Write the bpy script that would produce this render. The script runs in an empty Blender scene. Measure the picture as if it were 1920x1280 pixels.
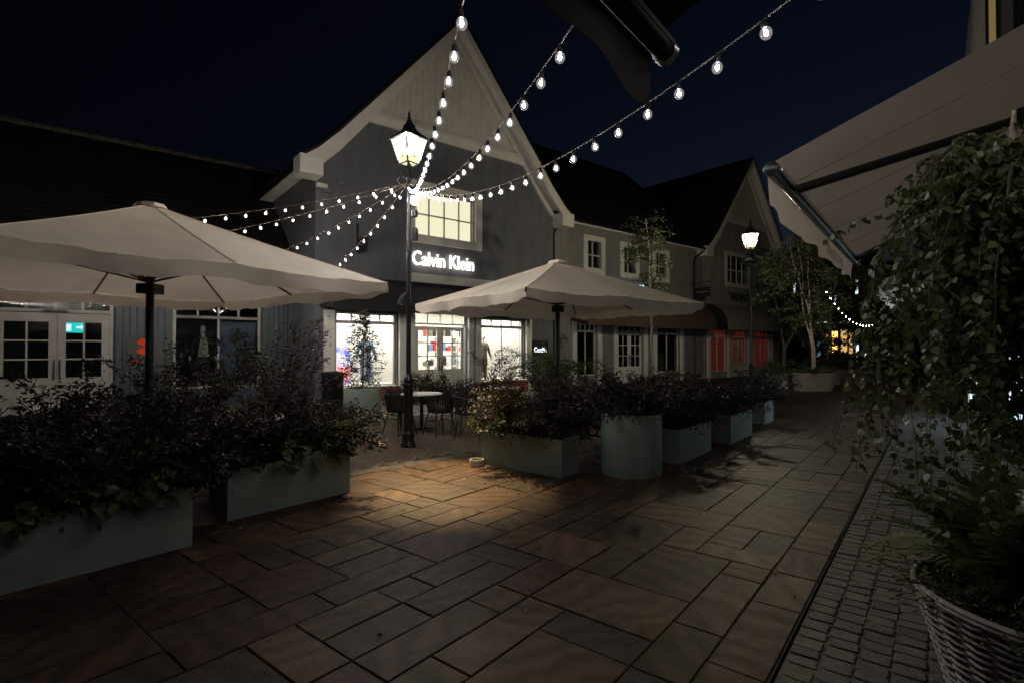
import bpy, bmesh, math, random
import numpy as np
from mathutils import Vector, Matrix
R = math.radians
C = bpy.context.scene.collection
scene = bpy.context.scene
rnd = random.Random(7)
nr = np.random.default_rng(11)

# ------------------------------------------------------------------ camera, sky, exposure
cam_d = bpy.data.cameras.new('camera'); cam = bpy.data.objects.new('camera', cam_d); C.objects.link(cam)
cam.location = (0, 0, 1.6); cam.rotation_euler = (R(90.87), 0, 0)
cam_d.sensor_width = 36; cam_d.lens = 18.56; cam_d.clip_end = 2000; cam_d.clip_start = .05
scene.camera = cam
world = bpy.data.worlds.new('World'); scene.world = world; world.use_nodes = True
wn = world.node_tree
bg = wn.nodes['Background']
sky = wn.nodes.new('ShaderNodeTexSky'); sky.sky_type = 'NISHITA'; sky.sun_disc = False
sky.sun_elevation = R(-4.2); sky.sun_rotation = R(42); sky.altitude = 0; sky.air_density = 1.0; sky.dust_density = .6; sky.ozone_density = 2.0
wn.links.new(sky.outputs[0], bg.inputs[0]); bg.inputs[1].default_value = .15
scene.view_settings.view_transform = 'Standard'; scene.view_settings.look = 'None'
scene.view_settings.exposure = 0; scene.view_settings.gamma = 1
scene.view_settings.use_curve_mapping = False
try:
    scene.cycles.use_denoising = True; scene.cycles.denoiser = 'OPENIMAGEDENOISE'
except Exception: pass
scene.cycles.use_light_tree = True
scene.cycles.sample_clamp_indirect = 3; scene.cycles.sample_clamp_direct = 0
scene.cycles.max_bounces = 7; scene.cycles.diffuse_bounces = 3; scene.cycles.glossy_bounces = 3
scene.cycles.transparent_max_bounces = 16; scene.cycles.transmission_bounces = 4
scene.cycles.caustics_reflective = False; scene.cycles.caustics_refractive = False

BULB = 240.0
BULB_TERRACE = 780.0   # the brighter strings over the left umbrella       # radiance of the festoon bulbs
LAMP = 2000.0     # radiance of the street lantern mantles
SHOP = 30.0        # radiance of the shop ceiling panels

# ------------------------------------------------------------------ materials
def nodes(name):
    m = bpy.data.materials.new(name); m.use_nodes = True
    nt = m.node_tree; return m, nt, nt.nodes['Principled BSDF'], nt.links
def M(name, col, rough=.6, var=.25, scale=6, bump=0, bscale=None, metal=0, ramp=None, spec=.5, stretch=None, grain=None, sheen=0, translucent=0, joint_noise=0):
    m, nt, p, L = nodes(name)
    p.inputs['Roughness'].default_value = rough; p.inputs['Metallic'].default_value = metal
    p.inputs['Specular IOR Level'].default_value = spec
    tc = nt.nodes.new('ShaderNodeTexCoord')
    mp = nt.nodes.new('ShaderNodeMapping'); L.new(tc.outputs['Object'], mp.inputs[0])
    if stretch: mp.inputs['Scale'].default_value = stretch
    nz = nt.nodes.new('ShaderNodeTexNoise'); nz.inputs['Scale'].default_value = scale; nz.inputs['Detail'].default_value = 6
    L.new(mp.outputs[0], nz.inputs['Vector'])
    if ramp:
        oi = nt.nodes.new('ShaderNodeObjectInfo'); ge = nt.nodes.new('ShaderNodeNewGeometry')
        ad = nt.nodes.new('ShaderNodeMath'); ad.operation = 'ADD'
        L.new(oi.outputs['Random'], ad.inputs[0]); L.new(ge.outputs['Random Per Island'], ad.inputs[1])
        fr = nt.nodes.new('ShaderNodeMath'); fr.operation = 'FRACT'; L.new(ad.outputs[0], fr.inputs[0])
        cr = nt.nodes.new('ShaderNodeValToRGB'); el = cr.color_ramp.elements
        for i, c in enumerate(ramp):
            e = el[i] if i < 2 else el.new(.5)
            e.position = i / (len(ramp) - 1)
            e.color = (*c, 1)
        for i, c in enumerate(ramp):
            el[i].position = i / (len(ramp) - 1)
        for i, c in enumerate(ramp): el[i].color = (*c, 1)
        L.new(fr.outputs[0], cr.inputs[0]); base = cr.outputs[0]
        w = nt.nodes.new('ShaderNodeMath'); w.operation = 'MULTIPLY_ADD'; L.new(fr.outputs[0], w.inputs[0]); w.inputs[1].default_value = 37; w.inputs[2].default_value = 0
        nz.noise_dimensions = '4D'; L.new(w.outputs[0], nz.inputs['W'])
    else:
        rg = nt.nodes.new('ShaderNodeRGB'); rg.outputs[0].default_value = (*col, 1); base = rg.outputs[0]
    mr = nt.nodes.new('ShaderNodeMapRange'); mr.inputs[1].default_value = .3; mr.inputs[2].default_value = .7
    mr.inputs[3].default_value = 1 - var; mr.inputs[4].default_value = 1 + var
    L.new(nz.outputs[0], mr.inputs[0])
    mx = nt.nodes.new('ShaderNodeVectorMath'); mx.operation = 'SCALE'
    L.new(base, mx.inputs[0]); L.new(mr.outputs[0], mx.inputs['Scale'])
    L.new(mx.outputs[0], p.inputs['Base Color'])
    if bump:
        n2 = nt.nodes.new('ShaderNodeTexNoise'); n2.inputs['Scale'].default_value = bscale or scale * 4; n2.inputs['Detail'].default_value = 5
        L.new(mp.outputs[0], n2.inputs['Vector'])
        b = nt.nodes.new('ShaderNodeBump'); b.inputs['Strength'].default_value = min(1, bump); b.inputs['Distance'].default_value = .01
        L.new(n2.outputs[0], b.inputs['Height']); L.new(b.outputs[0], p.inputs['Normal'])
        m2 = nt.nodes.new('ShaderNodeMapRange'); m2.inputs[3].default_value = rough - .1; m2.inputs[4].default_value = rough + .1
        L.new(n2.outputs[0], m2.inputs[0]); L.new(m2.outputs[0], p.inputs['Roughness'])
    if translucent:
        tr = nt.nodes.new('ShaderNodeBsdfTranslucent'); L.new(mx.outputs[0], tr.inputs[0])
        ms = nt.nodes.new('ShaderNodeMixShader'); ms.inputs[0].default_value = translucent
        L.new(p.outputs[0], ms.inputs[1]); L.new(tr.outputs[0], ms.inputs[2])
        L.new(ms.outputs[0], nt.nodes['Material Output'].inputs[0])
    return m
def E(name, col, strength, noise=None):
    m = bpy.data.materials.new(name); m.use_nodes = True; nt = m.node_tree
    nt.nodes.remove(nt.nodes['Principled BSDF'])
    e = nt.nodes.new('ShaderNodeEmission'); e.inputs[0].default_value = (*col, 1); e.inputs[1].default_value = strength
    nt.links.new(e.outputs[0], nt.nodes['Material Output'].inputs[0])
    return m
def glass(name, tint=(1, 1, 1), refl=1.45, glow=None):
    m = bpy.data.materials.new(name); m.use_nodes = True; nt = m.node_tree
    nt.nodes.remove(nt.nodes['Principled BSDF']); L = nt.links
    t = nt.nodes.new('ShaderNodeBsdfTransparent'); t.inputs[0].default_value = (*tint, 1)
    g = nt.nodes.new('ShaderNodeBsdfGlossy'); g.inputs['Roughness'].default_value = .03
    f = nt.nodes.new('ShaderNodeFresnel'); f.inputs[0].default_value = refl
    ge = nt.nodes.new('ShaderNodeNewGeometry'); iv = nt.nodes.new('ShaderNodeMath'); iv.operation = 'SUBTRACT'; iv.inputs[0].default_value = 1; L.new(ge.outputs['Backfacing'], iv.inputs[1])
    mu = nt.nodes.new('ShaderNodeMath'); mu.operation = 'MULTIPLY'; L.new(f.outputs[0], mu.inputs[0]); L.new(iv.outputs[0], mu.inputs[1])
    x = nt.nodes.new('ShaderNodeMixShader'); L.new(mu.outputs[0], x.inputs[0]); L.new(t.outputs[0], x.inputs[1]); L.new(g.outputs[0], x.inputs[2])
    out = x.outputs[0]
    if glow:
        e = nt.nodes.new('ShaderNodeEmission'); e.inputs[0].default_value = (*glow[:3], 1); e.inputs[1].default_value = glow[3]
        a = nt.nodes.new('ShaderNodeAddShader'); L.new(out, a.inputs[0]); L.new(e.outputs[0], a.inputs[1]); out = a.outputs[0]
    L.new(out, nt.nodes['Material Output'].inputs[0]); return m

def sandstone():
    m, nt, p, L = nodes('riven_sandstone')
    oi = nt.nodes.new('ShaderNodeObjectInfo'); ge = nt.nodes.new('ShaderNodeNewGeometry')
    ad = nt.nodes.new('ShaderNodeMath'); ad.operation = 'ADD'; L.new(oi.outputs['Random'], ad.inputs[0]); L.new(ge.outputs['Random Per Island'], ad.inputs[1])
    fr = nt.nodes.new('ShaderNodeMath'); fr.operation = 'FRACT'; L.new(ad.outputs[0], fr.inputs[0])
    cr = nt.nodes.new('ShaderNodeValToRGB'); cols = [(0.0662, 0.0394, 0.0275), (0.0492, 0.0332, 0.0242), (0.0824, 0.0506, 0.0334), (0.0562, 0.029, 0.0208), (0.0423, 0.031, 0.0238), (0.0966, 0.059, 0.0382), (0.0617, 0.0332, 0.0237), (0.0473, 0.0307, 0.0222)]
    while len(cr.color_ramp.elements) < len(cols): cr.color_ramp.elements.new(.5)
    cr.color_ramp.interpolation = 'CONSTANT'
    for i, c in enumerate(cols): cr.color_ramp.elements[i].position = i / len(cols)
    for i, c in enumerate(cols): cr.color_ramp.elements[i].color = (*c, 1)
    L.new(fr.outputs[0], cr.inputs[0])
    tc = nt.nodes.new('ShaderNodeTexCoord')
    of = nt.nodes.new('ShaderNodeVectorMath'); of.operation = 'ADD'; L.new(tc.outputs['Object'], of.inputs[0])
    sc = nt.nodes.new('ShaderNodeMath'); sc.operation = 'MULTIPLY'; L.new(fr.outputs[0], sc.inputs[0]); sc.inputs[1].default_value = 91
    cb = nt.nodes.new('ShaderNodeCombineXYZ'); L.new(sc.outputs[0], cb.inputs[0]); L.new(sc.outputs[0], cb.inputs[1]); L.new(cb.outputs[0], of.inputs[1])
    rot = nt.nodes.new('ShaderNodeVectorRotate'); rot.rotation_type = 'Z_AXIS'; L.new(of.outputs[0], rot.inputs[0]); L.new(sc.outputs[0], rot.inputs['Angle'])
    wv = nt.nodes.new('ShaderNodeTexWave'); wv.inputs['Scale'].default_value = 1.6; wv.inputs['Distortion'].default_value = 9; wv.inputs['Detail'].default_value = 4; wv.inputs['Detail Scale'].default_value = 1.1
    L.new(rot.outputs[0], wv.inputs[0])
    nz = nt.nodes.new('ShaderNodeTexNoise'); nz.inputs['Scale'].default_value = 3.2; nz.inputs['Detail'].default_value = 8; nz.inputs['Roughness'].default_value = .62; L.new(of.outputs[0], nz.inputs[0])
    ma = nt.nodes.new('ShaderNodeMath'); ma.operation = 'MULTIPLY_ADD'; L.new(wv.outputs[1], ma.inputs[0]); ma.inputs[1].default_value = .55; ma.inputs[2].default_value = .3
    m2 = nt.nodes.new('ShaderNodeMath'); m2.operation = 'MULTIPLY_ADD'; L.new(nz.outputs[0], m2.inputs[0]); m2.inputs[1].default_value = .85; L.new(ma.outputs[0], m2.inputs[2])
    ns = nt.nodes.new('ShaderNodeTexNoise'); ns.inputs['Scale'].default_value = 1.3; ns.inputs['Detail'].default_value = 7; ns.inputs['Roughness'].default_value = .7; L.new(ge.outputs['Position'], ns.inputs[0])
    m3 = nt.nodes.new('ShaderNodeMapRange'); m3.inputs[1].default_value = .35; m3.inputs[2].default_value = .65; m3.inputs[3].default_value = .6; m3.inputs[4].default_value = 1.3; L.new(ns.outputs[0], m3.inputs[0])
    m4 = nt.nodes.new('ShaderNodeMath'); m4.operation = 'MULTIPLY'; L.new(m2.outputs[0], m4.inputs[0]); L.new(m3.outputs[0], m4.inputs[1])
    mx = nt.nodes.new('ShaderNodeVectorMath'); mx.operation = 'SCALE'; L.new(cr.outputs[0], mx.inputs[0]); L.new(m4.outputs[0], mx.inputs['Scale']); L.new(mx.outputs[0], p.inputs['Base Color'])
    nf = nt.nodes.new('ShaderNodeTexNoise'); nf.inputs['Scale'].default_value = 22; nf.inputs['Detail'].default_value = 6; L.new(of.outputs[0], nf.inputs[0])
    h = nt.nodes.new('ShaderNodeMath'); h.operation = 'MULTIPLY_ADD'; L.new(wv.outputs[1], h.inputs[0]); h.inputs[1].default_value = .5; L.new(nf.outputs[0], h.inputs[2])
    b = nt.nodes.new('ShaderNodeBump'); b.inputs['Strength'].default_value = .45; b.inputs['Distance'].default_value = .009; L.new(h.outputs[0], b.inputs['Height']); L.new(b.outputs[0], p.inputs['Normal'])
    rr = nt.nodes.new('ShaderNodeMapRange'); p.inputs['Specular IOR Level'].default_value = .22; rr.inputs[3].default_value = .45; rr.inputs[4].default_value = .7; L.new(nf.outputs[0], rr.inputs[0]); L.new(rr.outputs[0], p.inputs['Roughness'])
    return m
MAT = dict(
    slab=sandstone(),
    bed=M('joint_sand', (.055, .048, .04), .9, .4, 12, .4),
    mortar=M('sandy_mortar', (.12, .105, .088), .95, .4, 14, .5),
    ground=M('ground_fill', (.05, .047, .043), .9, .3, 3, .3),
    brick=M('clay_paver', (.2, .13, .09), .6, .25, 14, .4, 60, ramp=[(.13, .09, .055), (.1, .066, .044), (.15, .105, .065), (.115, .08, .055)]),
    edging=M('edging_brick', (.13, .12, .11), .6, .25, 14, .4, 60, ramp=[(.08, .077, .07), (.062, .06, .056), (.1, .094, .085)]),
    sett=M('granite_sett', (.15, .14, .13), .6, .3, 18, .7, 40, ramp=[(.075, .072, .07), (.1, .094, .088), (.06, .06, .058), (.088, .08, .072)]),
    planter=M('grey_green_planter_paint', (.25, .31, .275), .55, .2, 2.4, .12, 90),
    soil=M('soil', (.025, .02, .016), .95, .4, 30, .6),
    render=M('grey_painted_render', (.12, .124, .138), .75, .17, 2.6, .25, 120, stretch=(1, 1, .3)),
    render2=M('brown_grey_render', (.23, .215, .205), .75, .17, 2.6, .25, 120, stretch=(1, 1, .3)),
    render3=M('stone_grey_render', (.34, .318, .305), .75, .17, 2.6, .25, 120, stretch=(1, 1, .3)),
    white=M('off_white_paint', (.74, .72, .66), .5, .06, 3, .08, 60),
    white_dimmed=M('dimmed_white_paint', (.3, .288, .265), .5, .1, 3, .08, 60),  # off-white darkened in the colour so the bulb-lit left doors look dimmer
    trim=M('cream_trim_paint', (.68, .65, .6), .55, .08, 3, .08, 60),
    gable=M('gable_boarding_paint', (.6, .575, .54), .6, .1, 3, .1, 50),
    boards=M('dark_blue_board_paint', (.05, .066, .085), .5, .15, 6, .2, 50, ramp=[(.03, .042, .053), (.037, .048, .061), (.033, .044, .057)], stretch=(6, 6, .7)),
    tile=M('dark_roof_tile', (.03, .028, .027), .95, .3, 8, .3, ramp=[(.014, .013, .0125), (.02, .0175, .016), (.012, .0115, .0115)], spec=.15),
    moss=M('ridge_tile', (.07, .065, .045), .9, .4, 9, .4),
    black=M('black_metal', (.014, .015, .017), .38, .15, 10, .05, 80),
    iron=M('lamp_post_paint', (.02, .024, .03), .35, .15, 10, .08, 60),
    dkawning=M('black_awning_cloth', (.012, .012, .013), .85, .15, 30, .2, 300),
    brawning=M('brown_awning_cloth', (.1, .062, .05), .85, .12, 20, .2, 300),
    cream=M('cream_canopy_cloth', (.8, .715, .6), .85, .07, 2.5, .35, 5, translucent=.14),
    beige=M('beige_awning_cloth', (.6, .53, .46), .88, .06, 2, .15, 8, translucent=.3),
    greyawn=M('grey_awning_cloth', (.3, .275, .255), .88, .08, 2, .15, 8, translucent=.08),
    darkawn=M('dark_unlit_awning_cloth', (.007, .007, .008), .88, .08, 2, .15, 8),  # near-black puts the unlit awning's shade into the cloth; end panels share it
    print=M('awning_print', (.1, .1, .1), .9, .1, 10),
    chrome=M('brushed_aluminium', (.45, .46, .48), .25, .1, 20, 0, metal=1),
    glass=glass('shop_glass'),
    glassdim=glass('dark_shop_glass', (.75, .78, .8)),
    lantern=glass('lantern_glass', (1, 1, .96), 1.2, (1, .9, .48, 1.0)),
    plaster=M('shop_plaster', (.72, .7, .64), .8, .04, 2),
    dim=M('dark_shop_wall', (.1, .1, .1), .8, .2, 2),
    shopfloor=M('pale_shop_floor', (.5, .47, .42), .35, .08, 4),
    redbrick=M('red_stallriser', (.26, .07, .04), .55, .25, 14, .3, 60, ramp=[(.26, .075, .045), (.2, .055, .035), (.3, .095, .06)]),
    marble=M('marble_top', (.62, .61, .6), .22, .18, 7, 0),
    rope=M('dark_rope', (.03, .026, .024), .8, .25, 60, .4, 200),
    bark=M('birch_bark', (.34, .3, .25), .8, .5, 9, .5, 30, stretch=(1, 1, 5)),
    twig=M('twig', (.06, .045, .035), .8, .3, 20, .3),
    leaf=M('birch_leaf', (.09, .13, .04), .5, .25, 8, 0, ramp=[(.05, .078, .03), (.085, .115, .042), (.045, .068, .026), (.11, .14, .055), (.17, .18, .09)], translucent=.3),
    purple=M('dark_purple_leaf', (.06, .035, .03), .5, .25, 8, 0, ramp=[(.034, .026, .02), (.05, .036, .028), (.03, .034, .02), (.038, .024, .022), (.045, .05, .03), (.06, .05, .038)], translucent=.18),
    green=M('mid_green_leaf', (.05, .08, .03), .45, .25, 8, 0, ramp=[(.04, .065, .025), (.06, .09, .03), (.085, .1, .04), (.035, .05, .025)], translucent=.22),
    lime=M('lime_flower_petal', (.28, .26, .1), .7, .2, 8, 0, ramp=[(.26, .25, .09), (.33, .29, .13), (.2, .2, .07)], translucent=.2),
    hydleaf=M('hydrangea_leaf', (.06, .1, .035), .45, .2, 20, .2, 60, ramp=[(.05, .09, .035), (.075, .11, .04)], translucent=.2),
    fern=M('fern_frond', (.07, .085, .035), .5, .25, 8, 0, ramp=[(.12, .15, .065), (.17, .18, .085), (.095, .125, .055)], translucent=.2),
    wicker=M('grey_wicker', (.29, .265, .25), .7, .3, 25, .3, 60),
    palewicker=M('pale_wicker', (.34, .31, .28), .7, .3, 25, .3, 60),
    ceramic=M('white_ceramic', (.62, .6, .55), .3, .05, 6),
    water=M('murky_water', (.05, .07, .03), .08, .1, 6),
    red=M('red_display', (.5, .03, .02), .6, .2, 5),
    redlit=E('red_lightbox', (1, .14, .1), .075),
    denim=M('blue_denim', (.12, .2, .3), .8, .2, 14, .2),
    olive=M('olive_cloth', (.13, .12, .075), .8, .2, 14, .2),
    dkcloth=M('black_cloth', (.02, .02, .022), .85, .2, 14, .2),
    creamcloth=M('cream_knit', (.45, .44, .3), .85, .1, 30, .2),
    dummy=M('mannequin_shell', (.5, .48, .45), .45, .04, 4),
    foil=M('crumpled_wrapper', (.6, .58, .45), .3, .2, 30),
    posterblue=M('poster_sky_print', (.06, .1, .16), .5, .25, 1.6),
    posterdark=M('poster_figure_print', (.012, .013, .015), .5, .2, 5),
    posterskin=M('poster_face_print', (.05, .035, .028), .5, .2, 5),
    printgrey=M('pale_print', (.33, .34, .36), .6, .1, 10),
    signred=E('red_sign_glow', (1, .09, .02), .32),  # emission makes the red emblem and lettering glow by themselves
    signplate=M('dark_sign_plate', (.035, .036, .04), .5, .1, 5),
    bulb=E('warm_white_filament', (1, .9, .78), BULB),
    bulbwarm=E('amber_filament', (1, .74, .46), BULB),
    bulbcool=E('cool_white_filament', (.92, .94, 1), BULB),
    globe=glass('bulb_glass', (1, 1, 1), 1.2, (1, .95, .9, .13)),
    globewarm=glass('amber_bulb_glass', (1, 1, 1), 1.2, (1, .8, .55, .2)),
    globebright=glass('bright_bulb_glass', (1, 1, 1), 1.2, (1, .95, .92, .3)),
    bulb2=E('bright_white_filament', (1, .87, .72), BULB_TERRACE),
    bulb2cool=E('bright_cool_filament', (.96, .95, 1), BULB_TERRACE),
    floodlens=E('flood_lens', (1, .7, .35), 8),
    mantle2=E('lantern_mantle_bright', (1, .88, .64), LAMP * 2.0),
    mantle=E('lantern_mantle', (1, .91, .76), LAMP),
    shoplight=E('shop_ceiling_panel', (1, .97, .86), SHOP),
    blind=E('lit_blind', (1, .95, .66), .95),
    signlit=E('lit_letter', (1, .93, .8), 4.5),
    bluelit=E('blue_lit_letter', (.45, .62, 1), 2.2),
    whitelit=E('white_lit_letter', (.86, .9, 1), 2.5),
    exitlit=E('exit_sign_face', (.02, .75, .7), 1.3),
    exitpic=E('exit_sign_pictogram', (.75, 1, 1), 1.6),
    amber=E('amber_shop_light', (1, .45, .08), 3.0),
    amber2=E('amber_shop_glow', (1, .6, .2), .8),
    coldlit=E('cold_shop_light', (.7, .88, 1), 1.6),
    bluepane=E('blue_shop_light', (.25, .6, .9), .8),
    goldstrip=E('gold_lit_frame', (1, .75, .25), .16),
)
def screen_mat():
    m = bpy.data.materials.new('display_screen'); m.use_nodes = True; nt = m.node_tree; L = nt.links
    nt.nodes.remove(nt.nodes['Principled BSDF'])
    tc = nt.nodes.new('ShaderNodeTexCoord'); v = nt.nodes.new('ShaderNodeTexVoronoi'); v.inputs['Scale'].default_value = 3.2
    nz = nt.nodes.new('ShaderNodeTexNoise'); nz.inputs['Scale'].default_value = 3; nz.inputs['Detail'].default_value = 4
    mx = nt.nodes.new('ShaderNodeVectorMath'); mx.operation = 'MULTIPLY_ADD'; L.new(nz.outputs[1], mx.inputs[0]); mx.inputs[1].default_value = (.5, .5, .5); L.new(tc.outputs['Object'], mx.inputs[2])
    L.new(mx.outputs[0], v.inputs[0])
    cr = nt.nodes.new('ShaderNodeValToRGB'); cols = [(.05, .06, .5), (.2, .25, .9), (.8, .8, 1), (.9, .25, .2), (.12, .1, .6), (.9, .85, 1), (.3, .35, .8)]
    while len(cr.color_ramp.elements) < len(cols): cr.color_ramp.elements.new(.5)
    for i, c in enumerate(cols): cr.color_ramp.elements[i].position = i / (len(cols) - 1)
    for i, c in enumerate(cols): cr.color_ramp.elements[i].color = (*c, 1)
    L.new(v.outputs['Color'], cr.inputs[0])
    sx = nt.nodes.new('ShaderNodeSeparateXYZ'); L.new(mx.outputs[0], sx.inputs[0])
    mr = nt.nodes.new('ShaderNodeMapRange'); mr.inputs[1].default_value = 1.75; mr.inputs[2].default_value = 2.15; L.new(sx.outputs[2], mr.inputs[0])
    mm = nt.nodes.new('ShaderNodeMix'); mm.data_type = 'RGBA'; L.new(mr.outputs[0], mm.inputs[0]); L.new(cr.outputs[0], mm.inputs[6]); mm.inputs[7].default_value = (1, 1, 1, 1)
    e = nt.nodes.new('ShaderNodeEmission'); e.inputs[1].default_value = 1.2; L.new(mm.outputs[2], e.inputs[0]); L.new(e.outputs[0], nt.nodes['Material Output'].inputs[0])
    return m
MAT['screen'] = screen_mat()

# ------------------------------------------------------------------ helpers
def tag(o, label=None, cat=None, group=None, kind=None):
    if label: o['label'] = label
    if cat: o['category'] = cat
    if group: o['group'] = group
    if kind: o['kind'] = kind
    return o
def thing(name, label, cat, loc=(0, 0, 0), rz=0, group=None, kind=None):
    o = bpy.data.objects.new(name, None); C.objects.link(o); o.location = loc; o.rotation_euler = (0, 0, rz)
    o.empty_display_size = .1
    return tag(o, label, cat, group, kind)
def link(name, me, parent=None, mat=None, loc=None, rz=None):
    o = bpy.data.objects.new(name, me); C.objects.link(o)
    if mat is not None and not me.materials: me.materials.append(MAT[mat])
    if parent: o.parent = parent
    if loc is not None: o.location = loc
    if rz is not None: o.rotation_euler = (0, 0, rz)
    return o
class MB:
    def __init__(s): s.v = []; s.f = []; s.smooth = False
    def add(s, vs, fs):
        k = len(s.v); s.v += [tuple(map(float, q)) for q in vs]; s.f += [tuple(i + k for i in f) for f in fs]; return s
    def box(s, x0, x1, y0, y1, z0, z1):
        return s.add([(x0, y0, z0), (x1, y0, z0), (x1, y1, z0), (x0, y1, z0), (x0, y0, z1), (x1, y0, z1), (x1, y1, z1), (x0, y1, z1)],
                     [(0, 3, 2, 1), (4, 5, 6, 7), (0, 1, 5, 4), (1, 2, 6, 5), (2, 3, 7, 6), (3, 0, 4, 7)])
    def bbox(s, x0, x1, y0, y1, z0, z1, c=.01):     # box with chamfered top and vertical edges
        def ring(i, z): return [(x0 + i, y0 + c, z), (x0 + c, y0 + i, z), (x1 - c, y0 + i, z), (x1 - i, y0 + c, z), (x1 - i, y1 - c, z), (x1 - c, y1 - i, z), (x0 + c, y1 - i, z), (x0 + i, y1 - c, z)]
        def ring2(z): a = c * 1.01; return [(x0 + a, y0 + 2 * c, z), (x0 + 2 * c, y0 + a, z), (x1 - 2 * c, y0 + a, z), (x1 - a, y0 + 2 * c, z), (x1 - a, y1 - 2 * c, z), (x1 - 2 * c, y1 - a, z), (x0 + 2 * c, y1 - a, z), (x0 + a, y1 - 2 * c, z)]
        vs = ring(0, z0) + ring(0, z1 - c) + ring2(z1)
        fs = [tuple(range(7, -1, -1)), tuple(range(16, 24))]
        for k in (0, 8):
            for i in range(8): j = (i + 1) % 8; fs.append((k + i, k + j, k + 8 + j, k + 8 + i))
        return s.add(vs, fs)
    def prism(s, poly, y0, y1):     # poly in (x,z), front at y0
        n = len(poly)
        vs = [(x, y0, z) for x, z in poly] + [(x, y1, z) for x, z in poly]
        fs = [tuple(range(n)), tuple(range(2 * n - 1, n - 1, -1))] + [(i, i + n, (i + 1) % n + n, (i + 1) % n) for i in range(n)]
        return s.add(vs, fs)
    def tube(s, pts, r, n=8, cap=True):
        pts = [Vector(p) for p in pts]; m = len(pts)
        rs = r if hasattr(r, '__len__') else [r] * m
        up = Vector((0, 0, 1)); rings = []
        prev = None
        for i, p in enumerate(pts):
            d = (pts[min(i + 1, m - 1)] - pts[max(i - 1, 0)])
            if d.length < 1e-9: d = Vector((0, 0, 1))
            d.normalize()
            if prev is None:
                a = d.cross(up)
                if a.length < 1e-3: a = d.cross(Vector((1, 0, 0)))
            else:
                a = prev - d * prev.dot(d)
            a.normalize(); prev = a; b = d.cross(a)
            rings += [p + (a * math.cos(2 * math.pi * k / n) + b * math.sin(2 * math.pi * k / n)) * rs[i] for k in range(n)]
        fs = []
        for i in range(m - 1):
            for k in range(n): fs.append((i * n + k, i * n + (k + 1) % n, (i + 1) * n + (k + 1) % n, (i + 1) * n + k))
        if cap: fs += [tuple(range(n - 1, -1, -1)), tuple(range((m - 1) * n, m * n))]
        return s.add(rings, fs)
    def lathe(s, prof, n=24, c=(0, 0, 0)):
        vs = []
        for r, z in prof: vs += [(c[0] + r * math.cos(2 * math.pi * k / n), c[1] + r * math.sin(2 * math.pi * k / n), c[2] + z) for k in range(n)]
        fs = []
        for i in range(len(prof) - 1):
            for k in range(n): fs.append((i * n + k, i * n + (k + 1) % n, (i + 1) * n + (k + 1) % n, (i + 1) * n + k))
        if prof[0][0] > 1e-6: fs.append(tuple(range(n - 1, -1, -1)))
        if prof[-1][0] > 1e-6: fs.append(tuple(range((len(prof) - 1) * n, len(prof) * n)))
        return s.add(vs, fs)
    def mesh(s, name, mat=None, smooth=False):
        me = bpy.data.meshes.new(name); me.from_pydata(s.v, [], s.f); me.update()
        if smooth:
            me.polygons.foreach_set('use_smooth', [True] * len(me.polygons))
            try: me.set_sharp_from_angle(angle=R(38))
            except Exception: pass
        if mat: me.materials.append(MAT[mat])
        return me
    def build(s, name, mat, parent=None, smooth=False, loc=None, rz=None):
        return link(name, s.mesh(name, mat, smooth), parent, None, loc, rz)
def copy_tree(o, parent=None):
    c = o.copy(); C.objects.link(c)
    if parent: c.parent = parent
    for ch in list(o.children): copy_tree(ch, c)
    return c
def text_me(s, size, ext=.0, bold=0, mirror=False):
    cu = bpy.data.curves.new('t', 'FONT'); cu.body = s; cu.size = size; cu.extrude = ext; cu.offset = bold
    cu.resolution_u = 3
    o = bpy.data.objects.new('t', cu); C.objects.link(o); dg = bpy.context.evaluated_depsgraph_get(); dg.update()
    me = bpy.data.meshes.new_from_object(o.evaluated_get(dg)); bpy.data.objects.remove(o)
    me.transform(Matrix(((-1 if mirror else 1, 0, 0, 0), (0, 0, -1, 0), (0, 1, 0, 0), (0, 0, 0, 1))))
    return me
def span(me, ax=0):
    a = [v.co[ax] for v in me.vertices]; return (min(a), max(a)) if a else (0, 0)
def text_fit(name, s, mat, parent, x0, x1, y, z, ext=.005, hfit=None, bold=0, mirror=False):
    me = text_me(s, 1, 0, bold, mirror); a, b = span(me); k = (x1 - x0) / (b - a)
    me = text_me(s, 1, ext / k, bold, mirror)
    sz = k
    if hfit: z0, z1 = span(me, 2); sz = hfit / (z1 - z0)
    me.transform(Matrix.Diagonal((k, k, sz, 1))); me.transform(Matrix.Translation((x0 - a * k, y, z)))
    me.materials.clear(); me.materials.append(MAT[mat]); me.name = name
    return link(name, me, parent)
def letters(parent, s, mat, x0, x1, y, z, hfit, ext, bold=0):
    full = text_me(s, 1, 0, bold); a, b = span(full); k = (x1 - x0) / (b - a)
    z0, z1 = span(full, 2); kz = hfit / (z1 - z0)
    for i, ch in enumerate(s):
        if ch == ' ': continue
        px = span(text_me(s[:i + 1], 1, 0, bold))[1]; me = text_me(ch, 1, ext / k, bold); cx = span(me)[1]
        me.transform(Matrix.Translation((px - cx - a, 0, 0))); me.transform(Matrix.Diagonal((k, k, kz, 1)))
        me.transform(Matrix.Translation((x0, y, z))); me.materials.clear(); me.materials.append(MAT[mat]); me.name = 'letter'
        link('letter', me, parent)

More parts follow.
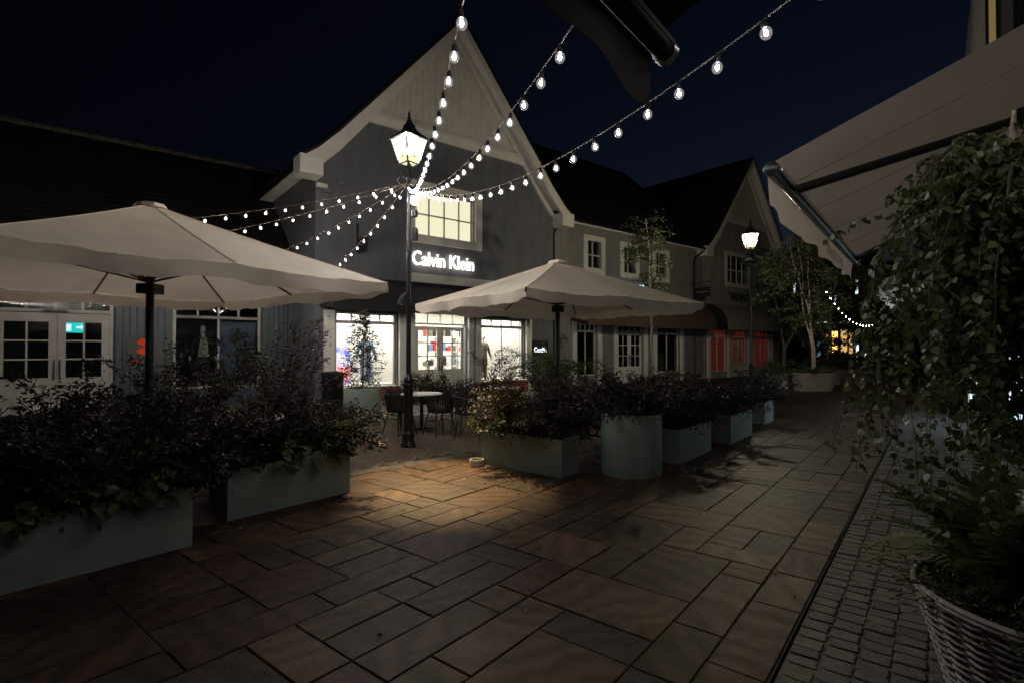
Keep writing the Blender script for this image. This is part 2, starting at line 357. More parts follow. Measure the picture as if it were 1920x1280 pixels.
# frames -------------------------------------------------------------------
SA = R(51.3)                                  # street: local x runs down the street, local y to its left
def st(u, l, z=0): return (math.cos(SA) * u - math.sin(SA) * l, math.sin(SA) * u + math.cos(SA) * l, z)
BA = R(39.0); P0 = (-4.31, 16.85, 0)           # shop row: local x along the facades, local y into the buildings
def bt(t, y, z=0): return (P0[0] + math.cos(BA) * t - math.sin(BA) * y, P0[1] + math.sin(BA) * t + math.cos(BA) * y, z)
def tx(px, set_back=0):                        # distance along the facade of a sight line
    r = (px - 960) / 990; x0, y0, _ = bt(0, set_back)
    return (r * y0 - x0) / (math.cos(BA) - r * math.sin(BA))

def window(parent, xs, zs, y, mat_f='white', pane='glass', bar=.05, fr=.08, depth=.09, name='window', sill=0, panemat=None, thin=None, label=None):
    """xs, zs: edges of the glazing grid. frame mesh is the part, each pane its child"""
    m = MB(); x0, x1, z0, z1 = xs[0], xs[-1], zs[0], zs[-1]
    m.box(x0 - fr, x0, y, y + depth, z0 - fr, z1 + fr); m.box(x1, x1 + fr, y, y + depth, z0 - fr, z1 + fr)
    m.box(x0, x1, y, y + depth, z1, z1 + fr); m.box(x0, x1, y, y + depth, z0 - fr, z0)
    for x in xs[1:-1]: m.box(x - bar / 2, x + bar / 2, y + .012, y + depth - .01, z0, z1)
    for z in zs[1:-1]: m.box(x0, x1, y + .015, y + depth - .013, z - bar / 2, z + bar / 2)
    if sill: m.box(x0 - fr - .05, x1 + fr + .05, y - .08, y + .02, z0 - fr - sill, z0 - fr - .001)
    w = m.build(name, mat_f, parent)
    if label: w['label'] = label
    for i in range(len(xs) - 1):
        for j in range(len(zs) - 1):
            MB().box(xs[i], xs[i + 1], y + depth * .5, y + depth * .5 + .006, zs[j], zs[j + 1]).build('pane', panemat or pane, w)
    return w
def door(parent, x0, x1, y, z1, cols, zs, hinge_right, mat='white', pane='glass', st_=.12):
    m = MB(); d = .05
    xs = [x0 + st_ + (x1 - x0 - 2 * st_) * i / cols for i in range(cols + 1)]
    m.box(x0, x0 + st_, y, y + d, .02, z1); m.box(x1 - st_, x1, y, y + d, .02, z1)
    m.box(x0 + st_, x1 - st_, y, y + d, zs[-1], z1); m.box(x0 + st_, x1 - st_, y, y + d, .02, zs[0])
    m.box(x0 + st_ + .08, x1 - st_ - .08, y - .012, y, .2, zs[0] - .12)
    for x in xs[1:-1]: m.box(x - .02, x + .02, y + .006, y + d - .006, zs[0], zs[-1])
    for z in zs[1:-1]: m.box(xs[0], xs[-1], y + .008, y + d - .008, z - .02, z + .02)
    w = m.build('door', mat, parent)
    for i in range(cols):
        for j in range(len(zs) - 1): MB().box(xs[i], xs[i + 1], y + .022, y + .028, zs[j], zs[j + 1]).build('pane', pane, w)
    hx = x0 + .05 if hinge_right else x1 - .05
    MB().tube([(hx, y - .05, .85), (hx, y - .05, 1.35)], .014).tube([(hx, y - .05, .9), (hx, y, .9)], .01).tube([(hx, y - .05, 1.3), (hx, y, 1.3)], .01).build('handle', 'black', w, True)
    return w
def wall_cells(x0, x1, z0, z1, y0, y1, holes):
    xs = sorted({x0, x1, *[h[0] for h in holes], *[h[1] for h in holes]}); zs = sorted({z0, z1, *[h[2] for h in holes], *[h[3] for h in holes]})
    m = MB()
    for i in range(len(xs) - 1):
        run = None
        for j in range(len(zs) - 1):
            cx, cz = (xs[i] + xs[i + 1]) / 2, (zs[j] + zs[j + 1]) / 2
            solid = not any(h[0] < cx < h[1] and h[2] < cz < h[3] for h in holes)
            if solid:
                if run is None: run = zs[j]
            if (not solid or j == len(zs) - 2) and run is not None:
                m.box(xs[i], xs[i + 1], y0, y1, run, zs[j + 1] if solid else zs[j]); run = None
    return m
def tiles(a, b, c, cols_w=.3, row_h=.24, th=.02):
    """courses of roof tiles on the parallelogram a (eave start), b (eave end), c (ridge start)"""
    a, b, c = Vector(a), Vector(b), Vector(c); ex = (b - a); L = ex.length; ex.normalize(); ey = (c - a); H = ey.length; ey.normalize(); nn = ex.cross(ey).normalized()
    if nn.z < 0: nn = -nn
    nx, ny = max(1, int(L / cols_w)), max(1, int(H / row_h)); m = MB(); V = []; F = []
    for j in range(ny):
        for i in range(nx):
            x0 = L * i / nx + .004; x1 = L * (i + 1) / nx - .004
            if j % 2: x0 = max(0, x0 - L / nx / 2); x1 -= L / nx / 2
            y0 = H * j / ny; y1 = H * (j + 1) / ny + .03
            k = len(V); t = th * (1 + rnd.uniform(-.25, .35))
            V += [a + ex * x0 + ey * y0 + nn * (.004 + t), a + ex * x1 + ey * y0 + nn * (.004 + t), a + ex * x1 + ey * y1 + nn * .006, a + ex * x0 + ey * y1 + nn * .006,
                  a + ex * x0 + ey * y0, a + ex * x1 + ey * y0]
            F += [(k, k + 1, k + 2, k + 3), (k + 4, k + 5, k + 1, k), (k + 4, k, k + 3), (k + 1, k + 5, k + 2)]
    m.add(V, F); return m
def slab3(m, prof, y0, y1, th):     # roof slab following a profile [(x,z)...] extruded in y, thickness downwards
    n = len(prof); lo = [(x, z - th) for x, z in prof]
    m.prism(prof + lo[::-1], y0, y1)

# ------------------------------------------------------------------ GROUND
MB().add([(-400, -400, -.07), (400, -400, -.07), (400, 400, -.07), (-400, 400, -.07)], [(0, 1, 2, 3)]).build('ground', 'ground')['kind'] = 'structure'
ED = Vector((.731, .682)); L0 = Vector((-2.04, 6.77))
BR_A = Vector((-.46, 8.23)); BR_B = Vector((.58, 7.22)); UD = Vector((.6252, .7804))
def in_brick(x, y, m=0):
    p = Vector((x, y)); nrm = Vector((-ED.y, ED.x))          # away from the camera
    a = (p - L0).dot(nrm)
    if (p - BR_A).dot(ED) < 0: front = a > m
    else:
        n2 = Vector((-UD.y, UD.x)); front = (p - BR_B).dot(n2) > m
        d2 = (BR_B - BR_A).normalized()
        if (p - BR_A).dot(Vector((-d2.y, d2.x))) < 0 and a < m: front = (p - BR_A).dot(ED) > m and front
    back = (p - Vector(bt(0, 0)[:2])).dot(Vector((.629, -.777)))    # metres in front of the shop row
    return front and back > 4.6
paving = MB().add([st(-3, .64, -.009), st(60, .64, -.009), st(60, 30, -.009), st(-3, 30, -.009)], [(0, 1, 2, 3)]).build('paving', 'bed')
paving['kind'] = 'structure'
g = .285; slabs = []
NU, NL = 130, 90
occ = set()
order = [(i, j) for i in range(NU) for j in range(NL)]
for i, j in order:
    if (i, j) in occ: continue
    ops = [(3, 2), (2, 3), (2, 2), (3, 2), (2, 1), (1, 2), (1, 1), (2, 1), (2, 2), (3, 1), (1, 2)]
    rnd.shuffle(ops)
    for w, h in ops + [(1, 1)]:
        if all((i + a, j + b) not in occ and j + b < NL for a in range(w) for b in range(h)):
            for a in range(w):
                for b in range(h): occ.add((i + a, j + b))
            slabs.append((.2 + (i + w / 2) * g, .648 + (j + h / 2) * g, w, h)); break
def slab_geo(w, h, seed):
    r_ = random.Random(seed); m = MB(); W, H = w * g / 2 - .0035, h * g / 2 - .0035
    def edge(inset, z, jit):
        pts = []
        for (ax, ay), (bx, by) in (((-W, -H), (W, -H)), ((W, -H), (W, H)), ((W, H), (-W, H)), ((-W, H), (-W, -H))):
            for k in range(3):
                f = k / 3; x, y = ax + (bx - ax) * f, ay + (by - ay) * f
                s_ = 1 - inset / max(W, H); jj = r_.uniform(-jit, jit * .3)
                pts.append((x * (1 - inset / W) + (jj if abs(x) >= W - 1e-6 else 0) * (1 if x < 0 else -1) * -1, y * (1 - inset / H) + (jj if abs(y) >= H - 1e-6 else 0) * (1 if y < 0 else -1) * -1, z))
        return pts
    a, b, c = edge(0, -.028, .0), edge(0.0005, -.004, .004), edge(.005, 0, .0025)
    n = 12; fs = []
    for k in (0, n):
        for i in range(n): fs.append((k + i, k + (i + 1) % n, k + n + (i + 1) % n, k + n + i))
    fs.append(tuple(range(2 * n, 3 * n)))
    m.add(a + b + c, fs); return m
slabs = [s for s in slabs if (lambda p: not in_brick(p[0], p[1], -.05) and p[1] > .8 and -1.15 < p[0] / p[1] < 1.15 and p[1] < 40)(st(s[0], s[1]))
         and (Vector(st(s[0], s[1])[:2]) - Vector(bt(0, 0)[:2])).dot(Vector((.629, -.777))) > .1]
slabs.sort(key=lambda s: math.hypot(*st(s[0], s[1])[:2]))
meshes = {}
far = MB()
for n_, (u, l, w, h) in enumerate(slabs):
    if n_ < 300:
        key = (w, h, n_ % 4)
        if key not in meshes: meshes[key] = slab_geo(w, h, hash(key) % 999).mesh('slab', 'slab')
        o = link('slab', meshes[key], paving, None, st(u, l, rnd.uniform(-.003, .003)), SA + (math.pi if rnd.random() < .5 else 0))
        o.rotation_euler = (rnd.uniform(-.004, .004), rnd.uniform(-.004, .004), o.rotation_euler.z)
    else:
        zz = rnd.uniform(-.003, .003); W, H = w * g / 2 - .006, h * g / 2 - .006
        vs = [st(u + a * (W - c), l + b * (H - c), z + zz) for z, c in ((-.028, 0), (-.006, 0), (0, .008)) for a, b in ((-1, -1), (1, -1), (1, 1), (-1, 1))]
        fs = [(k + i, k + (i + 1) % 4, k + 4 + (i + 1) % 4, k + 4 + i) for k in (0, 4) for i in range(4)] + [(8, 9, 10, 11)]
        far.add(vs, fs)
far.build('slabs', 'slab', paving)['kind'] = 'stuff'

# brick paving in herringbone, with grey edging courses
bp = [(-9, .5), tuple(BR_A - ED * .0), tuple(BR_B), tuple(BR_B + UD * 16), tuple(Vector(bt(13, -4.6)[:2])), tuple(Vector(bt(-9, -4.6)[:2]))]
bp[0] = tuple(L0 - ED * 9)
brickp = MB().add([(x, y, -.026) for x, y in bp], [tuple(range(len(bp)))]).build('brick_paving', 'bed'); brickp['kind'] = 'structure'
ang = math.atan2(ED.y, ED.x) + R(45)
bw, bl = .1, .2; bricks = []
ca, sa = math.cos(ang), math.sin(ang)
def herring(nx, ny):
    out = []
    for k in range(-ny, ny):
        for i in range(-nx, nx):
            out.append(((i * 4 + k + 1) * bw, (k + .5) * bw, 0)); out.append(((i * 4 + k + 3.5) * bw, (k + 1) * bw, 1))
    return out
for x, y, o_ in herring(40, 130):
    X, Y = L0.x + 1 + ca * x - sa * y, L0.y + 3 + sa * x + ca * y
    if in_brick(X, Y, .24) and Y > 4 and -.95 < X / Y < .5 and math.hypot(X, Y) < 16:
        bricks.append((X, Y, ang + (math.pi / 2 if o_ else 0)))
bricks.sort(key=lambda q: math.hypot(q[0] * 1.0, q[1]))
bm_me = MB().bbox(-bl / 2 + .003, bl / 2 - .003, -bw / 2 + .003, bw / 2 - .003, -.026, 0, .004).mesh('brick', 'brick')
bm_v = [Vector(v.co) for v in bm_me.vertices]; bm_f = [tuple(p.vertices) for p in bm_me.polygons]
vis = [q for q in bricks if -2.6 < q[0] < 1.6 and q[1] > 6.4]
vset = set(id(q) for q in vis[:300]); rest = MB()
for q in bricks:
    z = rnd.uniform(-.003, .002)
    if id(q) in vset: link('brick', bm_me, brickp, None, (q[0], q[1], z), q[2])
    else:
        m4 = Matrix.Translation((q[0], q[1], z)) @ Matrix.Rotation(q[2], 4, 'Z'); rest.add([m4 @ v for v in bm_v], bm_f)
rest.build('bricks', 'brick', brickp)['kind'] = 'stuff'
edge_me = MB().bbox(-.098, .098, -.048, .048, -.02, .002, .005).mesh('edging_brick', 'edging'); ev = [Vector(v.co) for v in edge_me.vertices]; ef = [tuple(p.vertices) for p in edge_me.polygons]
edges = MB()
def course(p, q, off):
    p, q = Vector(p), Vector(q); d = (q - p).normalized(); nn = Vector((-d.y, d.x)); a = math.atan2(d.y, d.x)
    for k in range(int((q - p).length / .2)):
        c = p + d * (.1 + .2 * k) + nn * off
        m4 = Matrix.Translation((c.x, c.y, rnd.uniform(-.002, .002))) @ Matrix.Rotation(a, 4, 'Z'); edges.add([m4 @ v for v in ev], ef)
for o_ in (.05, .152): course(L0 - ED * 6, BR_A, o_); course(BR_A, BR_B, o_); course(BR_B, BR_B + UD * 8, o_)
e_ = edges.build('edging_bricks', 'edging', brickp); e_['kind'] = 'stuff'
# a raised-look grey course crossing the bricks, 3 mm proud of them
cross = MB()
edges = cross
for o_ in (-.05, .052): course((-3.6, 11.05), (-.62, 8.14), o_)
for v in range(len(cross.v)): cross.v[v] = (cross.v[v][0], cross.v[v][1], cross.v[v][2] + .004)
cross.build('cross_course', 'edging', brickp)['kind'] = 'stuff'

# setts to the right of the slot drain
settp = MB().add([st(-3, .625, -.011), st(40, .625, -.011), st(40, -6, -.011), st(-3, -6, -.011)], [(3, 2, 1, 0)]).build('sett_path', 'mortar'); settp['kind'] = 'structure'
sett_me = []
for k in range(4):
    r_ = random.Random(k); m = MB(); W, H = .068, .049
    def rg(i, z): return [(x * (W - i) + r_.uniform(-.003, .003), y * (H - i) + r_.uniform(-.003, .003), z + r_.uniform(-.0015, .0015)) for x, y in ((-1, -.8), (-.8, -1), (.8, -1), (1, -.8), (1, .8), (.8, 1), (-.8, 1), (-1, .8))]
    a, b, c = rg(0, -.03), rg(.001, -.005), rg(.006, 0)
    m.add(a + b + c, [(q + i, q + (i + 1) % 8, q + 8 + (i + 1) % 8, q + 8 + i) for q in (0, 8) for i in range(8)] + [tuple(range(16, 24))]); sett_me.append(m.mesh('sett', 'sett', False))
pos = []
for c in range(28):
    l = .55 - c * .146; u = 1.2 + rnd.random() * .1
    while u < 18:
        s = rnd.uniform(.85, 1.2); p = st(u, l)
        if p[1] > .6 and p[0] / p[1] < 1.15: pos.append((u, l + rnd.uniform(-.006, .006), s))
        u += .104 * s + .008
pos.sort(key=lambda q: math.hypot(*st(q[0], q[1])[:2]))
rest = MB()
inview = [q for q in pos if (lambda p: p[0] / p[1] < .99)(st(q[0], q[1])) and st(q[0], q[1])[1] > 2.35]
ids = set(id(q) for q in inview[:300])
for n_, q in enumerate(pos):
    p = st(q[0], q[1], rnd.uniform(-.006, .002)); me = sett_me[n_ % 4]
    if id(q) in ids:
        o = link('sett', me, settp, None, p, SA + math.pi / 2 + rnd.uniform(-.04, .04)); o.scale = (1, q[2], 1)
    else:
        m4 = Matrix.Translation(p) @ Matrix.Rotation(SA + math.pi / 2, 4, 'Z') @ Matrix.Diagonal((1, q[2], 1, 1)); rest.add([m4 @ v.co for v in me.vertices], [tuple(f.vertices) for f in me.polygons])
rest.build('setts', 'sett', settp)['kind'] = 'stuff'

# ------------------------------------------------------------------ BUILDINGS
def gable_house(b, x0, x1, apex, eave, mats, win, holes, back=11, beam_z=9.05, zbot=0, left_wall=True):
    cx, hw = (x0 + x1) / 2, (x1 - x0) / 2
    def half(z): return hw * (apex - z) / (apex - eave)
    wall_cells(x0, x1, zbot, eave, 0, .3, holes + [win]).build('wall', mats[0], b)
    MB().prism([(x0, eave), (x1, eave), (cx + half(beam_z), beam_z), (cx - half(beam_z), beam_z)], 0, .3).build('upper_wall', mats[0], b)
    gp = MB().prism([(cx - half(beam_z), beam_z), (cx + half(beam_z), beam_z), (cx, apex)], .06, .3).build('gable_panel', 'gable', b)
    hb = half(beam_z); nb_ = int(2 * hb / .24)
    for k in range(nb_):
        a_, c_ = cx - hb + 2 * hb * k / nb_ + .004, cx - hb + 2 * hb * (k + 1) / nb_ - .004
        zt_ = lambda x: beam_z + (apex - beam_z) * max(0, 1 - abs(x - cx) / hb)
        pts_ = [(a_, beam_z + .001), (c_, beam_z + .001), (c_, zt_(c_))] + ([(cx, apex)] if a_ < cx < c_ else []) + [(a_, zt_(a_))]
        MB().prism(pts_, .035 + .004 * (k % 2), .058).build('gable_board', 'gable', gp)
    sd = MB()
    for i, x in enumerate((x0, x1)):
        if i == 0 or True: sd.box(x if i == 0 else x - .25, x + .25 if i == 0 else x, .3, back, zbot, eave)
    sd.build('side_wall', mats[0], b)
    MB().box(cx - half(beam_z) - .05, cx + half(beam_z) + .05, -.13, .0, beam_z - .02, beam_z + .12).box(cx - half(beam_z), cx + half(beam_z), -.08, .0, beam_z - .24, beam_z - .021).build('tie_beam', mats[1], b)
    prof = [(cx - hw - .62, eave + .02), (cx - hw - .1, eave + .42), (cx - hw + .55, eave + 1.08), (cx, apex + .42), (cx + hw - .55, eave + 1.08), (cx + hw + .1, eave + .42), (cx + hw + .62, eave + .02)]
    rf = MB(); slab3(rf, prof, -.6, back, .1); roof = rf.build('roof', 'tile', b)
    lo = [(x, z - .105) for x, z in prof]; lo2 = [(x * 1.0 + (.0 if x == cx else (.16 if x < cx else -.16)), z - .42) for x, z in prof]
    bb = MB()
    for i in range(len(prof) - 1):
        q = [lo[i], lo[i + 1], lo2[i + 1], lo2[i]]; bb.prism(q, -.585, -.53)
    bb.build('barge_board', mats[1], b)
    sf = MB()
    for i in range(len(prof) - 1):
        q = [lo[i], lo[i + 1], (lo[i + 1][0], lo[i + 1][1] - .05), (lo[i][0], lo[i][1] - .05)]; sf.prism(q, -.53, .0)
    sf.build('soffit', mats[1], b)
    ib = MB()
    for i in range(1, len(prof) - 2):
        q = [(lo[i][0], lo[i][1] - .052), (lo[i + 1][0], lo[i + 1][1] - .052), (lo2[i + 1][0], lo2[i + 1][1] - .1), (lo2[i][0], lo2[i][1] - .1)]; ib.prism(q, -.1, -.002)
    ib.build('inner_board', mats[1], b)
    for s in (-1, 1):
        xa, xb = sorted((cx + s * (hw - .02), cx + s * (hw + .64)))
        MB().bbox(xa, xb, -.61, .02, eave - .5, eave + .04, .015).build('corbel', mats[1], b)
        xa, xb = sorted((cx + s * (hw + .002), cx + s * (hw + .5)))
        MB().box(xa, xb, .03, back, eave - .12, eave - .02).build('eave_soffit', mats[1], b)
        xa, xb = sorted((cx + s * (hw + .502), cx + s * (hw + .58)))
        MB().box(xa, xb, .03, back, eave - .18, eave - .0).build('gutter', 'black', b)
    for s in (0, 1):
        a = prof[2] if s == 0 else prof[4]
        if s == 0: tl = tiles((a[0], -.62, a[1]), (a[0], back, a[1]), (cx, -.62, apex + .42))
        else: tl = tiles((a[0], -.62, a[1]), (a[0], back, a[1]), (cx, -.62, apex + .42))
        tl.build('roof_tiles', 'tile', b)['kind'] = 'stuff'
    return roof

# --- the shop with the lit sign
T = lambda px: tx(px)
ck = thing('gabled_shop', 'tall grey rendered shop with a steep white edged gable and bright lit windows', 'building', P0, BA)
x0, x1 = -1.96, 7.72
w1 = (T(630), T(743)); w2 = (T(903), T(982)); dr = (T(780), T(873))
holes = [(w1[0] - .02, w1[1] + .02, .42, 2.74), (w2[0] - .02, w2[1] + .02, .42, 2.74), (dr[0] - .06, dr[1] + .06, 0, 2.9)]
uw = (T(777), T(890))
gable_house(ck, x0, x1, 12.75, 7.1, ('render', 'trim'), (uw[0], uw[1], 5.48, 7.02), holes)
window(ck, [uw[0] + (uw[1] - uw[0]) * i / 4 for i in range(5)], [5.48, 6.22, 7.02], .1, 'trim', 'glass', .045, .001, .07)
MB().box(uw[0] - .3, uw[0], -.05, .12, 5.2, 7.3).box(uw[1], uw[1] + .3, -.05, .12, 5.2, 7.3).box(uw[0], uw[1], -.05, .12, 7.021, 7.3).box(uw[0], uw[1], -.07, .12, 5.2, 5.479).build('window_surround', 'trim', ck)
MB().box(uw[0] - .1, uw[1] + .1, .34, .36, 5.3, 7.2).build('lit_blind', 'blind', ck)
def xsplit(a, b, n): return [a + (b - a) * i / n for i in range(n + 1)]
for w in (w1, w2):
    window(ck, xsplit(w[0] + .05, w[1] - .05, 4), [2.5, 2.69], .1, 'white', 'glass', .04, .05, .08, 'transom_window')
    window(ck, xsplit(w[0] + .05, w[1] - .05, 2), [.5, 2.4], .1, 'white', 'glass', .05, .05, .08, 'shop_window')
    a_, b_ = w[0] - .12, w[1] + .12
    br = MB()
    for r_ in range(4):
        zz = .02 + r_ * .1; x = a_ - (.1 if r_ % 2 else 0)
        while x < b_:
            br.bbox(max(a_, x) + .004, min(b_, x + .22) - .004, -.14, .0, zz, zz + .092, .004); x += .22
    s_ = br.build('stallriser', 'redbrick', ck)
    MB().bbox(a_ - .03, b_ + .03, -.18, .1, .425, .455, .006).build('window_sill', 'trim', ck)
door(ck, dr[0] + .02, (dr[0] + dr[1]) / 2 - .004, .1, 2.38, 2, [.92, 1.38, 1.84, 2.26], False)
door(ck, (dr[0] + dr[1]) / 2 + .004, dr[1] - .02, .1, 2.38, 2, [.92, 1.38, 1.84, 2.26], True)
window(ck, xsplit(dr[0], dr[1], 4), [2.5, 2.82], .1, 'white', 'glass', .04, .05, .08, 'transom_window')
for a, b_ in ((T(606), w1[0] - .07), (w1[1] + .07, dr[0] - .08), (dr[1] + .08, T(886)), (T(890), w2[0] - .07), (w2[1] + .07, T(994))):
    m = MB().box(a, b_, -.1, .0, 0.0, 2.78); n = max(2, int((b_ - a) / .12)); pl = MB()
    for k in range(n):
        c0 = a + (b_ - a) * k / n + .006; c1 = a + (b_ - a) * (k + 1) / n - .006; pl.bbox(c0, c1, -.118, -.101, .25, 2.7, .004)
    p_ = m.build('pilaster', 'white', ck); pl.build('boarding', 'white', p_)
MB().box(T(770), T(925), -.16, .0, 4.0, 4.14).box(T(770), T(925), -.1, 0, 3.86, 3.999).build('cornice', 'trim', ck)
# interior
MB().box(-1.6, 7.3, 5, 5.1, 0, 3.3).box(-1.66, -1.6, .32, 5.1, 0, 3.3).box(7.3, 7.36, .32, 5.1, 0, 3.3).build('back_wall', 'plaster', ck)
MB().box(-1.66, 7.36, .31, 5.1, 3.3, 3.36).build('shop_ceiling', 'plaster', ck)
MB().box(-1.66, 7.36, .31, 5.1, 0.0, .04).build('shop_floor', 'shopfloor', ck)
for w in (w1, w2):
    MB().box(w[0] - .1, w[1] + .1, .32, 1.5, .04, .46).build('display_plinth', 'plaster', ck)
    MB().box(w[0] + (w[1] - w[0]) * .3, w[1] + (1.2 if w is w1 else .9), 1.5, 1.55, .46, 2.9).build('display_panel', 'plaster', ck)
for a in range(4):
    for b_ in range(2): MB().box(-1.1 + a * 2.15, .3 + a * 2.15, .5 + b_ * 2.3, 1.2 + b_ * 2.3, 3.27, 3.298).build('ceiling_light', 'shoplight', ck)
for k, px in enumerate((805, 838, 860)):
    t_ = dr[0] + 1.25 + k * .8; rk = MB()
    for j in range(4): rk.box(t_, t_ + .7, 1.75, 2.1, .4 + j * .55, .44 + j * .55)
    rk.box(t_ - .03, t_, 1.75, 2.1, .04, 2.3).box(t_ + .7, t_ + .73, 1.75, 2.1, .04, 2.3); s_ = rk.build('shelf_rack', 'trim', ck)
    for j in range(4):
        for i in range(3): MB().bbox(t_ + .03 + i * .23, t_ + .22 + i * .23, 1.77, 2.06, .445 + j * .55, .445 + j * .55 + rnd.uniform(.12, .4), .01).build('folded_clothes', ['denim', 'red', 'olive', 'dkcloth', 'plaster'][(i + j * 2 + k) % 5], s_)
# small wall fittings
for px, z in ((637, 6.62), (612, 6.3)):
    MB().lathe([(0, 0), (.1, .0), (.12, .05), (.12, .09), (.0, .1)], 14).build('wall_fitting', 'render', ck, True).location = (T(px), -.03, z)
sgn = thing('illuminated_shop_sign', 'glowing white Calvin Klein letters on the grey gabled shop', 'sign', P0, BA)
letters(sgn, 'Calvin Klein', 'signlit', T(771), T(885), -.09, 4.43, .47, .03, -.004)
aw = thing('shop_awning', 'black cloth awning over the bright shop windows', 'awning', P0, BA)
MB().add([(T(606) - .1, -.02, 3.85), (T(1000), -.02, 3.85), (T(1000), -1.0, 2.95), (T(606) - .1, -1.0, 2.95)], [(0, 1, 2, 3)]).add([(T(606) - .1, -.02, 3.82), (T(1000), -.02, 3.82), (T(1000), -1.0, 2.92), (T(606) - .1, -1.0, 2.92)], [(3, 2, 1, 0)]).add([(T(606) - .1, -.02, 3.85), (T(606) - .1, -1.0, 2.95), (T(606) - .1, -1.0, 2.8), (T(606) - .1, -.02, 2.85)], [(0, 1, 2, 3)]).build('canopy', 'dkawning', aw)
MB().box(T(606) - .1, T(1000), -1.03, -1.005, 2.74, 2.97).build('valance', 'dkawning', aw)
bs = thing('blade_sign', 'small black double panel Calvin Klein sign projecting above the black awning', 'sign', bt(T(668), -.03, 0), BA)
MB().box(-.03, .0, -.12, -.02, 4.6, 5.5).build('bracket', 'black', bs)
MB().box(-.015, .015, -.75, -.16, 4.55, 5.0).build('panel', 'black', bs)
sp = thing('floodlight', 'small floodlight fixed under the white corbel of the gabled shop', 'lamp', bt(T(598), -.1, 6.45), BA)
MB().bbox(-.16, .16, -.14, .02, -.06, .06, .02).build('housing', 'trim', sp); MB().tube([(0, .1, .1), (0, .0, .03), (0, -.04, 0)], .015).build('arm', 'black', sp)
me = text_me('Calvin Klein', .085, .001); me.transform(Matrix.Translation((-.24, 0, 0))); me.materials.append(MAT['printgrey'])
o = link('lettering', me, bs, None, (-.018, -.45, 4.78), -math.pi / 2)
# letters face the left end wall side of the blade: turned to face the plaza

# --- low blue boarded shop to the left
SB = 1.5
TL = lambda px: tx(px, SB)
lb = thing('boarded_shop', 'low dark blue boarded shop with a long dark tiled roof and white doors', 'building', bt(0, SB), BA)
d0, dm, d1 = TL(-12), TL(107), TL(205)
lw = (TL(330), TL(484))
wall_cells(-16, -1.72, 0, 3.7, 0, .25, [(d0 - .1, d1 + .1, 0, 2.95), (lw[0] - .09, lw[1] + .09, .45, 2.95)]).build('wall', 'boards', lb)
bd_ranges = [(d1 + .12, lw[0] - .12), (lw[1] + .12, -1.98)]
for a, b_ in bd_ranges:
    n = int((b_ - a) / .15)
    for k in range(n): MB().bbox(a + (b_ - a) * k / n + .006, a + (b_ - a) * (k + 1) / n - .006, -.028, -.001, .1, 3.4, .006).build('board', 'boards', lb)
door(lb, d0, dm - .004, .06, 2.5, 2, [.9, 1.36, 1.82, 2.28], False, 'white_dimmed', 'glassdim', .16)
door(lb, dm + .004, d1, .06, 2.5, 2, [.9, 1.36, 1.82, 2.28], True, 'white_dimmed', 'glassdim', .16)
window(lb, xsplit(d0, d1, 4), [2.6, 2.85], .06, 'white_dimmed', 'glassdim', .05, .08, .09, 'transom_window')
for c0, c1 in ((d0 - .08, d0 - .003), (d1 + .003, d1 + .08)): MB().box(c0, c1, .05, .15, 0, 2.52).build('door_frame', 'white_dimmed', lb)
MB().box(dm - .25, dm + .2, -.04, .05, 2.53, 2.585).build('door_closer', 'black', lb)
window(lb, xsplit(lw[0], lw[1], 4), [2.56, 2.85], .06, 'white_dimmed', 'glassdim', .05, .08, .09, 'transom_window')
window(lb, xsplit(lw[0], lw[1], 2), [.55, 2.48], .06, 'white_dimmed', 'glassdim', .055, .08, .09, 'shop_window')
prof = [(-.55, 3.55), (5, 8.55), (10.5, 3.55)]
rf = MB(); rf.add([(-22, -.55, 3.62), (-.2, -.55, 3.62), (-.2, 5, 8.6), (-22, 5, 8.6), (-22, 10.5, 3.62), (-.2, 10.5, 3.62)], [(0, 1, 2, 3), (3, 2, 5, 4)])
rf.add([(-22, -.55, 3.5), (-.2, -.55, 3.5), (-.2, 5, 8.48), (-22, 5, 8.48)], [(3, 2, 1, 0)]).build('roof', 'tile', lb)
tiles((-20, -.56, 3.63), (-.2, -.56, 3.63), (-20, 5, 8.61), .3, .26).build('roof_tiles', 'tile', lb)['kind'] = 'stuff'
rt = MB()
for k in range(44): rt.tube([(-21 + k * .46, 5, 8.64 + rnd.uniform(-.012, .012)), (-21 + k * .46 + .44, 5, 8.64 + rnd.uniform(-.012, .012))], .11, 8)
rt.build('ridge_tiles', 'moss', lb)['kind'] = 'stuff'
MB().box(-20, -1.98, -.62, -.54, 3.46, 3.6).build('gutter', 'black', lb)
MB().box(-16, -1.8, 5, 5.1, 0, 3.5).box(-16, -1.8, .26, 5, 3.45, 3.5).box(-16, -1.8, .26, 5, .0, .03).build('shop_interior', 'dim', lb)
MB().tube([(-2.4, -.1, 0), (-2.4, -.1, 3.4)], .04).build('drainpipe', 'boards', lb, True)
ex = thing('exit_sign', 'small green lit exit sign behind the pane of the white double doors', 'sign', bt(TL(137), SB + .7, 2.17), BA)
MB().bbox(-.22, .22, 0, .03, -.13, .13, .01).build('panel', 'exitlit', ex)
pic = MB().prism([(.05, -.02), (.15, -.02), (.15, -.06), (.2, .02), (.15, .09), (.15, .04), (.05, .04)], -.006, -.001).prism([(-.16, -.09), (-.05, -.09), (-.05, .09), (-.16, .09)], -.006, -.001).build('pictogram', 'exitpic', ex)
sb = thing('wall_sign', 'dark plate with red emblem and red Sweaty Betty lettering on blue boards', 'sign', bt(0, SB), BA)
sx0, sx1 = TL(237), TL(300); sm = TL(268)
MB().box(sx0, sx1, -.06, -.032, 1.18, 1.92).build('plate', 'signplate', sb)
em = MB()
